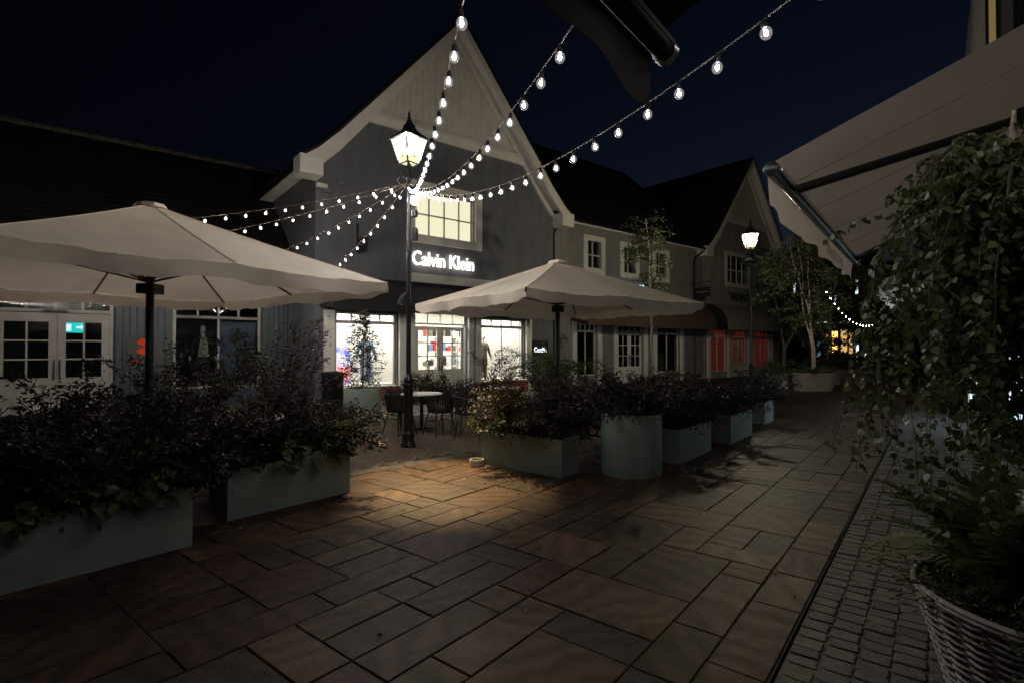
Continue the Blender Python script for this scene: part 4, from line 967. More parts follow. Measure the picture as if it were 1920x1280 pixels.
# ------------------------------------------------------------------ UMBRELLAS
def umbrella(label, cx, cy, a, b, ang, Hr, h, seed):
    e1 = Vector((math.sin(ang), math.cos(ang), 0)); e2 = Vector((math.cos(ang), -math.sin(ang), 0)); r_ = random.Random(seed)
    um = thing('garden_umbrella', label, 'umbrella', (cx, cy, 0), 0, 'cream square umbrellas over the terrace')
    rim = [(1, 1), (1, 0), (1, -1), (0, -1), (-1, -1), (-1, 0), (-1, 1), (0, 1)]
    R8 = [e1 * a * s + e2 * b * q + Vector((0, 0, Hr)) for s, q in rim]; top = Vector((0, 0, h)); K = 10; NR = 14
    def pt(i, f, r):
        p = R8[i].lerp(R8[(i + 1) % 8], f)
        q = top.lerp(p, r)
        w = math.sin(math.pi * f)
        q.z -= .035 * w * math.sin(math.pi * min(1, r * .62)) * r + .02 * math.sin(math.pi * r)
        q = Vector((q.x * (1 - .015 * w * r), q.y * (1 - .015 * w * r), q.z))
        q.z += .011 * math.sin(f * 27 + i * 3) * r ** 7 * w + .006 * math.sin(f * 13 - r * 9 + i) * w * r
        q.z += .008 * math.sin(r * 22 + i * 2 + f * 5) * w * r * r
        return q
    V = []; F = []; n = 8 * K; rs = [.055] + [.055 + (1 - .055) * j / NR for j in range(1, NR + 1)]
    for r in rs:
        for i in range(8):
            for k in range(K): V.append(pt(i, k / K, r))
    for j in range(NR):
        for k in range(n): F.append((j * n + k, j * n + (k + 1) % n, (j + 1) * n + (k + 1) % n, (j + 1) * n + k))
    cn = MB().add(V, F).build('canopy', 'cream', um, True)
    # seams
    sm = MB()
    for i in range(8): sm.tube([pt(i, 0, .06 + .94 * j / 10) + Vector((0, 0, .003)) for j in range(11)], .003, 4)
    sm.build('seam', 'cream', cn)
    # valance, one length a side, open at the corners
    for side in range(4):
        i0 = side * 2; V = []; F = []; M_ = 30; ph = r_.uniform(0, 6)
        for k in range(M_ + 1):
            f = k / M_ * 2; i = (i0 + int(min(f, 1.9999))) % 8; ff = f - int(min(f, 1.9999))
            p = pt(i, ff, 1.0); o = Vector((p.x, p.y, 0)).normalized(); cut = min(1, min(k, M_ - k) / 1.6)
            for j in range(5):
                t = j / 4; d = (.155 + .012 * math.sin(k * .7 + ph)) * (.35 + .65 * cut if j == 4 else 1)
                V.append(p + o * (.004 + .042 * t * math.sin(k * .55 + ph) + .01 * t * math.sin(k * 1.7 + ph) - .035 * t) - Vector((0, 0, d * t)))
        for k in range(M_):
            for j in range(4): q = k * 5 + j; F.append((q, q + 5, q + 6, q + 1))
        MB().add(V, F).build('valance', 'cream', um, True)
    for i in range(8):
        rb_ = MB().tube([top * 1 - Vector((0, 0, .08)), pt(i, 0, .99) - Vector((0, 0, .03))], .014, 6).build('rib', 'black', um)
        MB().tube([Vector((0, 0, Hr - .02)), pt(i, 0, .55) - Vector((0, 0, .04))], .013, 6).build('strut', 'black', rb_)
        if i % 2 == 0: MB().tube([pt(i, 0, 1) + Vector((0, 0, .0)), pt(i, 0, 1.012) + Vector((0, 0, -.05))], .014, 8).build('corner_hook', 'dkawning', um, True)
    MB().tube([(0, 0, .08), (0, 0, h - .03)], .045, 14).build('pole', 'black', um, True)
    MB().bbox(-.11, .11, -.11, .11, Hr - .16, Hr - .04, .01).build('hub', 'black', um)
    MB().lathe([(.02, h + .03), (.16, h - .005), (.19, h - .05), (.17, h - .06)], 8).build('vent_cap', 'cream', um, True)
    MB().bbox(-.4, .4, -.4, .4, 0.003, .08, .01).build('base_plate', 'black', um)
    return um
umbrella('large cream umbrella on the left in front of the blue boarded shop', -4.505, 6.562, 1.9, 2.22, R(37.0), 2.45, 3.41, 1)
umbrella('smaller cream umbrella right of the lamp post above dark hedge', .852, 9.854, 2.08, 1.71, R(53.6), 2.45, 3.25, 2)

# ------------------------------------------------------------------ PLANTERS
def box_planter(label, u, l, lu, ll, h, group='grey green box planters'):
    p = thing('box_planter', label, 'planter', st(u, l), SA, group)
    t = .035; x, y = lu / 2, ll / 2
    m = MB().bbox(-x, x, -y, -y + t, 0, h, .004).bbox(-x, x, y - t, y, 0, h, .004).box(-x + .001, -x + t, -y + t, y - t, 0, h - .002).box(x - t, x - .001, -y + t, y - t, 0, h - .002)
    m.build('shell', 'planter', p); MB().box(-x + t, x - t, -y + t, y - t, .05, h - .06).build('soil', 'soil', p)
    return p
def toul(x, y): return (math.cos(SA) * x + math.sin(SA) * y, -math.sin(SA) * x + math.cos(SA) * y)
PL = {}
def bpl(key, label, x, y, along=True, L=1.32, W=.42, h=.475):
    u, l = toul(x, y); PL[key] = (x, y, along, L, W, h)
    return box_planter(label, u, l, L if along else W, W if along else L, h)
bpl('a', 'nearest grey green box planter at the left edge, hydrangea spilling over it', -3.19, 3.96, L=1.32)
bpl('b', 'grey green box planter below the left umbrella, standing end on to the brick', -2.40, 5.585)
bpl('c', 'grey green box planter beside the white bowl', .235, 7.17, False, 1.32, .42)
bpl('d', 'grey green box planter just right of the round planter', 2.59, 8.03)
bpl('e', 'grey green box planter second beyond the round planter', 3.96, 9.62)
bpl('f', 'grey green box planter farthest down the hedge row', 5.50, 11.78, L=.8)
def round_planter(label, x, y, r, h):
    p = thing('round_planter', label, 'planter', (x, y, 0), 0, 'grey green round planters')
    MB().lathe([(r * .99, 0), (r, .02), (r, h - .01), (r - .006, h), (r - .03, h), (r - .034, h - .01), (r - .034, h - .1), (0, h - .1)], 40).build('shell', 'planter', p, True)
    MB().lathe([(r - .036, h - .09), (0, h - .08)], 24).build('soil', 'soil', p)
round_planter('tall round grey green planter between the box planters', 1.56, 6.93, .39, .78)
round_planter('round grey green planter in front of the bright shop window', -3.24, 11.45, .39, .78)

# ------------------------------------------------------------------ FOLIAGE
def leaf_geo(name, P, D, S, mat, width=.5, parent=None, fold=.12, kind=None):
    P, D, S = np.asarray(P, float), np.asarray(D, float), np.asarray(S, float)[:, None]; n = len(P)
    D = D / np.linalg.norm(D, axis=1, keepdims=True)
    rv = nr.normal(size=(n, 3)); side = np.cross(D, rv); side /= np.linalg.norm(side, axis=1, keepdims=True) + 1e-9; nm = np.cross(side, D)
    w = width * .5
    V = np.stack([P, P + D * S * .35 + side * S * w + nm * S * fold, P + D * S * .7 + side * S * w * .75 + nm * S * fold * .6, P + D * S, P + D * S * .7 - side * S * w * .75 + nm * S * fold * .6, P + D * S * .35 - side * S * w + nm * S * fold], 1).reshape(-1, 3)
    idx = np.arange(n)[:, None] * 6
    F = np.concatenate([idx + np.array([0, 1, 2, 3]), idx + np.array([0, 3, 4, 5])], 0)
    me = bpy.data.meshes.new(name); me.vertices.add(len(V)); me.vertices.foreach_set('co', V.ravel())
    me.loops.add(F.size); me.loops.foreach_set('vertex_index', F.ravel().astype(np.int32)); me.polygons.add(len(F))
    me.polygons.foreach_set('loop_start', np.arange(len(F), dtype=np.int32) * 4); me.update(calc_edges=True); me.validate()
    me.materials.append(MAT[mat]); o = link(name, me, parent)
    if kind: o['kind'] = kind
    return o
def stems(base, n, spread, height, tilt, seed, ax=None, droop=.25, wander=.12):
    """list of polylines (local). base: function returning a start point"""
    r_ = np.random.default_rng(seed); out = []
    for i in range(n):
        p = np.array(base(r_)); hd = np.array([p[0] / (spread[0] + 1e-6), p[1] / (spread[1] + 1e-6), 0]) * tilt + np.append(r_.normal(size=2) * tilt * .6, 0)
        d = np.array([0, 0, 1.0]) + hd; d /= np.linalg.norm(d); L = height * r_.uniform(.55, 1.05); k = 12; pl = [p.copy()]
        for j in range(k):
            d = d + r_.normal(size=3) * wander + np.array([hd[0], hd[1], -droop]) * (j / k) * .35; d /= np.linalg.norm(d); p = p + d * L / k; pl.append(p.copy())
        out.append(np.array(pl))
    return out
def clothe(lines, per, off, size, seed, start=.2):
    r_ = np.random.default_rng(seed); P = []; D = []; S = []
    for pl in lines:
        n = len(pl) - 1
        for _ in range(per):
            f = start + (1 - start) * r_.random() ** .8; q = f * n; i = min(int(q), n - 1); p = pl[i] + (pl[i + 1] - pl[i]) * (q - i); ax = pl[i + 1] - pl[i]; ax = ax / np.linalg.norm(ax)
            v = r_.normal(size=3); v[2] *= .7; v /= np.linalg.norm(v); o = abs(r_.normal()) * off * (1.25 - f * .7)
            P.append(p + v * o); d = v + ax * .6 + np.array([0, 0, -.25]); D.append(d); S.append(size * r_.uniform(.6, 1.25))
    return P, D, S
def shrub(label, x, y, z, ang, ext, height, n, per, mat, seed, size=.045, tilt=.45, off=.09, group=None, cat='shrub', name='leafy_shrub', droop=.25, start=.15, width=.5):
    t = thing(name, label, cat, (x, y, z), ang, group)
    ls = stems(lambda r: [r.uniform(-1, 1) * ext[0], r.uniform(-1, 1) * ext[1], 0], n, ext, height, tilt, seed, droop=droop)
    m = MB()
    for pl in ls: m.tube([tuple(q) for q in pl[::2]], [.006 * (1 - i / 9) + .002 for i in range(len(pl[::2]))], 5)
    m.build('stems', 'twig', t)
    P, D, S = clothe(ls, int(per * 1.6), off, size, seed + 1, start)
    leaf_geo('foliage', P, D, S, mat, width, t)
    return t
def in_planter(key, label, height, n, per, mat, seed, shift=0, frac=1., **k):
    x, y, along, L, W, h = PL[key]; a = SA + (0 if along else math.pi / 2); px, py = x + math.cos(a) * shift, y + math.sin(a) * shift
    return shrub(label, px, py, h - .07, a, (L / 2 * .9 * frac, W / 2 * .8), height, n, per, mat, seed, group='dark hedge shrubs in the planters', **k)
in_planter('a', 'dark purple shrub filling the nearest left planter', .92, 46, 150, 'purple', 21, .2, 1.15, size=.05, tilt=.42)
in_planter('a', 'green leaved shrub low along the front of the nearest left planter', .5, 26, 90, 'green', 22, .25, .9, size=.06, tilt=.6)
in_planter('b', 'dark purple shrub filling the planter under the left umbrella', .8, 46, 150, 'purple', 23, 0, 1, size=.048, tilt=.5)
in_planter('b', 'green leaved shrub at the right end of the planter under the left umbrella', .52, 18, 80, 'green', 24, .4, .35, size=.055, tilt=.6)
in_planter('c', 'dark reddish shrub spilling over the planter beside the white bowl', .95, 56, 165, 'purple', 25, -.12, .75, size=.04, tilt=.38)
in_planter('c', 'pale lit green shrub at the bowl end of the planter', .62, 14, 70, 'green', 26, .46, .2, size=.045, tilt=.5)
in_planter('d', 'dark shrub in the planter just right of the round planter', .92, 44, 130, 'purple', 27, size=.042, tilt=.5)
in_planter('e', 'dark shrub in the second planter beyond the round planter', .95, 44, 130, 'purple', 28, size=.042, tilt=.5)
in_planter('f', 'dark shrub in the farthest planter of the hedge row', .95, 34, 120, 'purple', 29, size=.042, tilt=.55)
shrub('dark purple shrub growing from the tall round planter', 1.56, 6.93, .7, 0, (.3, .3), .72, 40, 150, 'purple', 30, size=.042, tilt=.55, group='dark hedge shrubs in the planters')
shrub('bushy dark shrub behind the bowl end planter, under the right umbrella', .8, 8.1, .3, .4, (.45, .3), 1.15, 44, 130, 'purple', 31, size=.042, tilt=.45, group='dark hedge shrubs in the planters')
shrub('bushy dark shrub on the far side of the hedge row under the right umbrella', 2.2, 9.1, .3, SA, (.9, .3), 1.15, 50, 130, 'purple', 32, size=.042, tilt=.45, group='dark hedge shrubs in the planters')
shrub('dark shrub behind the nearest left planter under the left umbrella', -4.3, 4.9, .3, SA, (.9, .35), 1.2, 56, 150, 'purple', 33, size=.05, tilt=.42, group='dark hedge shrubs in the planters')
shrub('dark shrub between the two left planters by the umbrella pole', -3.55, 5.6, .3, SA, (.5, .35), .95, 44, 140, 'purple', 34, size=.05, tilt=.45, group='dark hedge shrubs in the planters')
shrub('tall thin dark sapling in front of the blue boarded wall', -3.95, 9.2, .4, 0, (.25, .2), 1.95, 22, 110, 'purple', 35, size=.055, tilt=.25, group='dark hedge shrubs in the planters', cat='sapling', name='sapling', off=.12)
shrub('reddish dark shrub in front of the mannequin window', -5.0, 8.1, .3, 0, (.4, .3), 1.75, 26, 120, 'purple', 36, size=.055, tilt=.3, group='dark hedge shrubs in the planters')
shrub('low dark shrub right of the mannequin window behind the planters', -3.2, 7.2, .3, SA, (.7, .35), .85, 44, 130, 'purple', 37, size=.048, tilt=.45, group='dark hedge shrubs in the planters')
# conical shrub in the planter by the bright window
t = thing('conical_shrub', 'conical dark leaved shrub standing against the bright shop window', 'shrub', (-3.24, 11.45, .68))
ls = []
MB().tube([(0, 0, 0), (.02, 0, .9), (.0, .01, 1.85)], [.016, .011, .004], 6).build('stems', 'twig', t)
for k in range(64):
    z = .06 + 1.7 * (k / 64); a = k * 2.4; rr = .72 * (1 - z / 1.95) ** .8 * rnd.uniform(.5, 1.15)
    ls.append(np.array([(math.cos(a) * rr * f, math.sin(a) * rr * f, z + .18 * rr * f * (1.2 - f)) for f in np.linspace(0, 1, 8)]))
P, D, S = clothe(ls, 48, .06, .05, 40, .15); leaf_geo('foliage', P, D, S, 'purple', .5, t)
shrub('round dark shrub in front of the lit white double doors', -1.78, 13.3, .25, 0, (.35, .3), 1.05, 40, 90, 'purple', 41, size=.05, tilt=.6)
shrub('yellow green shrub at the foot of the lit white double doors', -2.25, 12.9, .25, 0, (.25, .25), .75, 26, 80, 'green', 42, size=.055, tilt=.6)
shrub('trailing bright green shrub to the right of the small glowing plaque', .95, 13.6, .5, 0, (.3, .3), 1.85, 30, 170, 'leaf', 43, size=.05, tilt=.3, droop=1.3, off=.1)
shrub('small upright shrub in front of the right hand bright window', -.35, 10.9, .5, 0, (.08, .08), 1.35, 6, 60, 'purple', 44, size=.05, tilt=.2)
# hydrangeas: leaves and flower heads as parts
def big_leaf(s):
    m = MB(); n = 5; V = []; F = []
    for i in range(n + 1):
        f = i / n; w = .36 * math.sin(math.pi * min(1, f * .93 + .05)) ** .8; z = -.25 * f * f
        V += [(-w * s, f * s, z * s + .06 * s * abs(w) * 2), (0, f * s, z * s), (w * s, f * s, z * s + .06 * s * abs(w) * 2)]
    for i in range(n):
        for j in range(2): k = i * 3 + j; F.append((k, k + 1, k + 4, k + 3))
    m.add(V, F); return m.mesh('leaf', 'hydleaf', True)
bl_me = big_leaf(.1)
def hydrangea(label, x, y, z, ang, nl, nf, seed, ext=.22):
    t = thing('hydrangea', label, 'plant', (x, y, z), ang); r_ = random.Random(seed)
    sm = MB()
    for k in range(nl):
        a = r_.uniform(-2.6, -.5); d = r_.uniform(.02, .16); p = (r_.uniform(-ext, ext), -d, r_.uniform(-.06, .12))
        o = link('leaf', bl_me, t, None, p); o.rotation_euler = (r_.uniform(-.9, .1), r_.uniform(-.4, .4), a - math.pi / 2); s = r_.uniform(.7, 1.25); o.scale = (s, s, s)
        sm.tube([(p[0] * .6, .12, -.1), (p[0], p[1], p[2])], .004, 4)
    sm.build('stems', 'twig', t)
    for k in range(nf):
        c = np.array([r_.uniform(-ext, ext) * .8, -r_.uniform(.02, .12), r_.uniform(.12, .34)]); n = 90
        v = nr.normal(size=(n, 3)); v /= np.linalg.norm(v, axis=1, keepdims=True); v[:, 2] = np.abs(v[:, 2]) * .9 - .15
        f = leaf_geo('flower_head', c + v * np.array([.07, .07, .06]), v + nr.normal(size=(n, 3)) * .7, np.full(n, .028), 'lime', .8, t)
    return t
hydrangea('hydrangea with lime flower heads over the front of the nearest left planter', -2.86, 3.98, .5, SA, 26, 1, 3, .3)
hydrangea('hydrangea with a cluster of pale heads at the right end of the second planter', -1.98, 5.75, .5, SA, 26, 4, 5, .28)
hydrangea('hydrangea leaves hanging over the middle of the second planter', -2.3, 5.42, .5, SA, 18, 1, 6, .16)
hydrangea('leafy hydrangea tuft over the far left of the nearest planter', -3.22, 3.5, .5, SA, 10, 0, 7, .1)

# background trees
def tree(label, x, y, h, crown_z, cr, trunk_r, seed, mat='green', stems_n=1, nb=40, per=60, size=.08, group=None, name='birch_tree', z0=0):
    t = thing(name, label, 'tree', (x, y, z0), 0, group); r_ = np.random.default_rng(seed); m = MB(); ends = []
    for s in range(stems_n):
        lean = r_.normal(size=2) * (.1 if stems_n == 1 else .22); pl = [np.array([0, 0, 0.])]
        fork = h * .2 if stems_n > 1 else 0
        for j in range(1, 11):
            z = h * .96 * j / 10; k = max(0, z - fork); pl.append(np.array([lean[0] * k + r_.normal() * .03, lean[1] * k + r_.normal() * .03, z]))
        m.tube([tuple(q) for q in pl], [trunk_r * (1 - .085 * i) for i in range(11)], 8); ends.append(pl)
    m.build('trunk', 'bark', t, True)
    ls = []; bm = MB()
    for k in range(nb):
        pl = ends[k % stems_n]; f = crown_z / h + (1 - crown_z / h) * r_.random(); q = min(f, .99) * 10; i = int(q); p = pl[i] + (pl[min(i + 1, 10)] - pl[i]) * (q - i)
        a = r_.uniform(0, 6.28); prof = math.sin(math.pi * min(1, .18 + .8 * (1 - (f - crown_z / h) / (1 - crown_z / h + 1e-6)))) ; L = cr * (.35 + .75 * prof) * r_.uniform(.6, 1.15); d = np.array([math.cos(a), math.sin(a), r_.uniform(.1, .8)]); d /= np.linalg.norm(d); line = [p]
        for j in range(7): d = d + np.array([0, 0, -.13]) + r_.normal(size=3) * .1; d /= np.linalg.norm(d); line.append(line[-1] + d * L / 7)
        ls.append(np.array(line)); bm.tube([tuple(v) for v in line], [.016 * (1 - i / 8) + .003 for i in range(8)], 4)
    bm.build('branches', 'twig', t)
    P, D, S = clothe(ls, per, .16, size, seed + 2, .2); leaf_geo('crown', P, D, S, mat, .65, t)
    return t
tree('slender pale stemmed birch in front of the middle shop windows', 4.62, 17.1, 6.0, 3.0, .85, .05, 51, nb=56, per=52, size=.075)
tree('multi stemmed birch in the pale wicker planter down the street', 11.7, 20.55, 5.9, 1.9, 1.7, .045, 52, stems_n=3, nb=80, per=70, size=.09, z0=.45)
tree('dark leafy tree behind the multi stemmed birch', 15.2, 25.5, 6.5, 1.6, 2.4, .1, 53, 'green', 2, 90, 70, .11, name='leafy_tree')
tree('dark leafy tree at the far right end of the street', 17.5, 25.2, 5.5, 1.2, 2.2, .1, 54, 'green', 2, 90, 70, .11, name='leafy_tree')
tree('dark tree rising behind the red windowed shop end', 16.5, 32, 8.2, 2.5, 2.6, .12, 55, 'green', 2, 90, 70, .13, name='leafy_tree')

# ------------------------------------------------------------------ BASKETS
def basket(label, x, y, r0, r1, h, mat, rows, stakes, sx=1, ang=0, strands_as_parts=True, name='wicker_planter'):
    b = thing(name, label, 'planter', (x, y, 0), ang)
    N = stakes * 4
    def shape(a, r):      # rounded square when sx<>1
        c, s = math.cos(a), math.sin(a)
        if sx == 1: return c * r, s * r
        k = (abs(c) ** 5 + abs(s) ** 5) ** (-1 / 5); return c * k * r * sx, s * k * r
    joined = MB()
    for j in range(rows):
        z = h * (j + .5) / rows; r = r0 + (r1 - r0) * j / (rows - 1); amp = .012
        pts = []
        for k in range(N + 1):
            a = 2 * math.pi * k / N; rr = r + amp * math.cos(a * stakes / 2 + math.pi * j); pts.append((*shape(a, rr), z + rnd.uniform(-.003, .003)))
        tgt = MB() if strands_as_parts else joined
        tgt.tube(pts, h / rows * .46, 5, False)
        if strands_as_parts: tgt.build('wicker_strand', mat, b, True)
    if not strands_as_parts: joined.build('weave', mat, b, True)['kind'] = 'stuff'
    sm = MB()
    for k in range(stakes):
        a = 2 * math.pi * (k + .25) / stakes; sm.tube([(*shape(a, r0), 0), (*shape(a, r1), h + .01)], .007, 5)
    sm.build('stakes', mat, b)
    if strands_as_parts:
        for dz in (.0, .018): MB().tube([(*shape(2 * math.pi * k / 48, r1 + .008), h + dz) for k in range(49)], .012, 6, False).build('rim', mat, b, True)
    lin = MB(); ring0 = [(*shape(2 * math.pi * k / 32, r0 - .025), .01) for k in range(32)]; ring1 = [(*shape(2 * math.pi * k / 32, r1 - .03), h - .04) for k in range(32)]
    lin.add(ring0 + ring1, [(k, (k + 1) % 32, 32 + (k + 1) % 32, 32 + k) for k in range(32)] + [tuple(range(32, 64))]); lin.build('liner', 'soil', b)
    return b
BX, BY = 2.16, 2.10
basket('round grey wicker basket in the near right corner holding ferns', BX, BY, .29, .45, .585, 'wicker', 38, 26)
basket('pale rectangular wicker planter at the foot of the multi stemmed birch', 11.75, 20.6, .36, .42, .7, 'palewicker', 14, 24, 1.7, R(-8), False)
basket('dark wicker planter just behind the pale rectangular one', 14.6, 24.6, .45, .5, .7, 'wicker', 12, 22, 1.5, R(-8), False)
shrub('low green plants around the birch stem in the pale wicker planter', 11.75, 20.6, .6, R(-8), (.55, .25), .5, 30, 50, 'green', 61, size=.06, tilt=.7)
shrub('dark bushy shrub in the dark wicker planter', 14.6, 24.6, .6, 0, (.5, .3), 1.2, 30, 90, 'green', 62, size=.08, tilt=.6)
vp = thing('wooden_tub', 'square green wooden tub with corner posts beside the pale wicker planter', 'planter', (10.7, 21.6, 0), R(-8))
MB().box(-.34, .34, -.3, .3, .06, .6).build('panel', 'planter', vp)
for sx_ in (-1, 1):
    for sy_ in (-1, 1):
        q = MB().box(sx_ * .36 - .04, sx_ * .36 + .04, sy_ * .32 - .04, sy_ * .32 + .04, 0, .68); q.lathe([(.02, .68), (.045, .72), (.0, .77)], 8, (sx_ * .36, sy_ * .32, 0)); q.build('corner_post', 'planter', vp)
MB().box(-.32, .32, -.345, -.301, .54, .6).box(-.32, .32, -.345, -.301, .06, .12).build('rail', 'planter', vp)
shrub('dark rounded shrub in the square green wooden tub', 10.7, 21.6, .55, 0, (.25, .25), .8, 30, 70, 'green', 63, size=.06, tilt=.6)
lbn = thing('litter_bin', 'round dark litter bin against the left pier of the bright shop', 'bin', (-4.55, 13.4, 0))
MB().lathe([(.26, 0), (.27, .03), (.27, .92), (.29, .95), (.29, 1.02), (.24, 1.04), (.24, .98), (0, .97)], 24).build('body', 'black', lbn, True)
MB().lathe([(.275, .3), (.28, .31), (.28, .34), (.275, .35)], 24).build('band', 'iron', lbn, True)

# weeping birch over the basket
wb = thing('weeping_birch', 'weeping birch with hanging leafy strands growing in the near wicker basket', 'tree', (BX, BY, .5))
tp = [(0, 0, 0), (.01, .0, .6), (-.03, .02, 1.2), (-.09, .03, 1.7), (-.12, .04, 1.95), (-.1, .05, 2.08)]
MB().tube(tp, [.03, .026, .022, .02, .016, .006], 10).build('trunk', 'bark', wb, True)
r_ = np.random.default_rng(77); lines = []; br = MB()
limbs = []
for k in range(13):
    a = math.pi + (k - 6) * .42 + r_.normal() * .12; L = r_.uniform(.26, .5); z0 = 1.82 + r_.uniform(-.12, .14)
    st_p = np.array([-.11, .035, z0]); mid_p = st_p + np.array([math.cos(a) * L * .5, math.sin(a) * L * .5, .07]); end = st_p + np.array([math.cos(a) * L, math.sin(a) * L, -.1])
    pts = [st_p, (st_p + mid_p) / 2 + [0, 0, .03], mid_p, (mid_p + end) / 2 + [0, 0, .02], end]
    br.tube([tuple(p) for p in pts], [.011, .009, .008, .006, .004], 6); limbs.append(pts)
for k in range(190):
    pts = limbs[k % 13]; f = r_.uniform(.0, 1); q = f * 4; i = min(int(q), 3); p = pts[i] + (pts[i + 1] - pts[i]) * (q - i)
    a = r_.uniform(0, 6.28); d = np.array([math.cos(a), math.sin(a), r_.uniform(-.1, .7)]); ln = [p]; L = r_.uniform(.12, .34)
    for j in range(14): d = d + np.array([0, 0, -.12]) + r_.normal(size=3) * .06; d /= np.linalg.norm(d); ln.append(ln[-1] + d * L / 14)
    lines.append(np.array(ln))
for k in range(290):
    pts = limbs[k % 13]; f = r_.uniform(.05, 1); q = f * 4; i = min(int(q), 3); p = pts[i] + (pts[i + 1] - pts[i]) * (q - i)
    a = r_.uniform(0, 6.28); d = np.array([math.cos(a) * .34, math.sin(a) * .34, -.15]); ln = [p]; L = r_.uniform(.45, 1.4) * (.75 + .35 * f); n = 14
    for j in range(n): d = d * .72 + np.array([0, 0, -.3]) + r_.normal(size=3) * .06; d /= np.linalg.norm(d); ln.append(ln[-1] + d * L / n)
    lines.append(np.array(ln)); br.tube([tuple(v) for v in ln], [.0028] * 5 + [.0014] * 10, 4)
br.build('branches', 'twig', wb)
def birch_leaf():
    s = 1; pts = [(0, 0), (.2, .08), (.42, .28), (.44, .42), (.3, .68), (.12, .88), (0, 1.05)]; V = []; F = []
    for x, y in pts: V += [(-x, y, .12 * x - .1 * y * y), (0, y, -.1 * y * y), (x, y, .12 * x - .1 * y * y)]
    for i in range(6):
        for j in range(2): k = i * 3 + j; F.append((k, k + 1, k + 4, k + 3))
    m = MB().add(V, F); return m.mesh('leaf', 'leaf', True)
bl = birch_leaf(); blv = np.array([v.co[:] for v in bl.vertices]); blf = [tuple(p.vertices) for p in bl.polygons]
LV = []
for ln in lines:
    n = len(ln) - 1; Ls = np.linalg.norm(ln[-1] - ln[0]); cnt = int(14 + Ls * 52)
    for c in range(cnt):
        f = .06 + .94 * c / cnt; q = f * n; i = min(int(q), n - 1); p = ln[i] + (ln[i + 1] - ln[i]) * (q - i); a = r_.uniform(0, 6.28)
        d = np.array([math.cos(a), math.sin(a), r_.uniform(-1.6, -.1)]); LV.append((p + np.array([math.cos(a), math.sin(a), 0]) * .012, d, r_.uniform(.022, .04)))
def frame(d, roll):
    yv = Vector(d).normalized(); xv = yv.cross(Vector((0, 0, 1)));
    if xv.length < 1e-3: xv = Vector((1, 0, 0))
    xv.normalize(); zv = xv.cross(yv); m3 = Matrix((xv, yv, zv)).transposed(); return m3 @ Matrix.Rotation(roll, 3, 'Y')
cl = Vector((-BX, -BY, 1.1)); LV.sort(key=lambda q: (Vector(q[0]) - cl).length)
Vr = []; Fr = []
for n_, (p, d, s) in enumerate(LV):
    m3 = frame(d, r_.normal() * .8)
    if n_ < 300:
        o = link('leaf', bl, wb, None, tuple(p)); o.rotation_euler = m3.to_euler(); o.scale = (s, s, s)
    else:
        k = len(Vr); A3 = np.array(m3); Vr += [tuple(v) for v in (blv * s) @ A3.T + p]; Fr += [tuple(i + k for i in f) for f in blf]
cr_ = MB(); cr_.v = Vr; cr_.f = Fr; cr_.build('leaves', 'leaf', wb, True)['kind'] = 'stuff'

# ferns
fn = thing('fern', 'arching ferns filling the near wicker basket under the weeping birch', 'plant', (BX, BY, .58))
def frond(seed):
    r_ = random.Random(seed); m = MB(); n = 22; V = []; F = []; L = 1
    sp = [(0, y, .42 * math.sin(min(1, y) * 2.2) * .8 - .25 * y * y) for y in [i / n for i in range(n + 1)]]
    m.tube(sp, .006, 4)
    for i in range(2, n):
        w = .2 * math.sin(math.pi * (i / n) ** .7) + .015
        for s in (-1, 1):
            p = Vector(sp[i]); q = p + Vector((s * w, .07 * w / .2 + .02, -.25 * w + r_.uniform(-.01, .01))); t = .03
            m.add([p + Vector((0, -t * .6, 0)), p + Vector((0, t * .8, 0)), p.lerp(q, .6) + Vector((0, t * .7, .006)), q, p.lerp(q, .6) + Vector((0, -t * .7, .006))], [(0, 4, 3, 2, 1)])
    return m.mesh('frond', 'fern', False)
frs = [frond(k) for k in range(3)]
for k in range(120):
    a = rnd.uniform(0, 6.28); o = link('frond', frs[k % 3], fn, None, (math.cos(a) * rnd.uniform(.02, .25), math.sin(a) * rnd.uniform(.02, .25), rnd.uniform(-.02, .02)))
    near_ = math.cos(a + 2.3) > .15; s = rnd.uniform(.36, .54) if near_ else rnd.uniform(.4, .68); o.scale = (s, s, s); o.rotation_euler = (rnd.uniform(.3, 1.15) if near_ else rnd.uniform(-.1, 1.05), rnd.uniform(-.3, .3), a - math.pi / 2)

shrub('low feathery greenery round the rim of the near wicker basket', BX, BY, .5, 0, (.36, .36), .3, 60, 60, 'fern', 71, size=.03, tilt=.8, width=.3, cat='plant', name='rim_plant')

# ------------------------------------------------------------------ TABLES, CHAIRS
def table(label, x, y, r=.41):
    t = thing('bistro_table', label, 'table', (x, y, 0), rnd.uniform(0, 1), 'round marble topped tables')
    MB().lathe([(0, .715), (r - .02, .715), (r, .722), (r, .737), (r - .006, .745), (0, .745)], 36).build('tabletop', 'marble', t, True)
    MB().lathe([(.04, .02), (.034, .06), (.034, .68), (.06, .69), (.16, .7), (.16, .714)], 16).build('pedestal', 'black', t, True)
    for k in range(4):
        a = k * math.pi / 2; MB().tube([(0, 0, .06), (math.cos(a) * .15, math.sin(a) * .15, .045), (math.cos(a) * .29, math.sin(a) * .29, .014)], [.026, .022, .014], 8).build('foot', 'black', t, True)
    return t
table('round marble topped table right behind the nearer lamp post', -1.78, 10.42)
table('bright round table half hidden by the pale green shrub', -.22, 9.55)
table('bright round table below the right hand bright window', -.18, 12.05)
table('round marble topped table under the left umbrella at the left edge', -6.8, 8.03)
table('round table just showing between the left shrubs', -3.35, 6.75)
table('round table in the shade under the right umbrella', 1.35, 9.6)
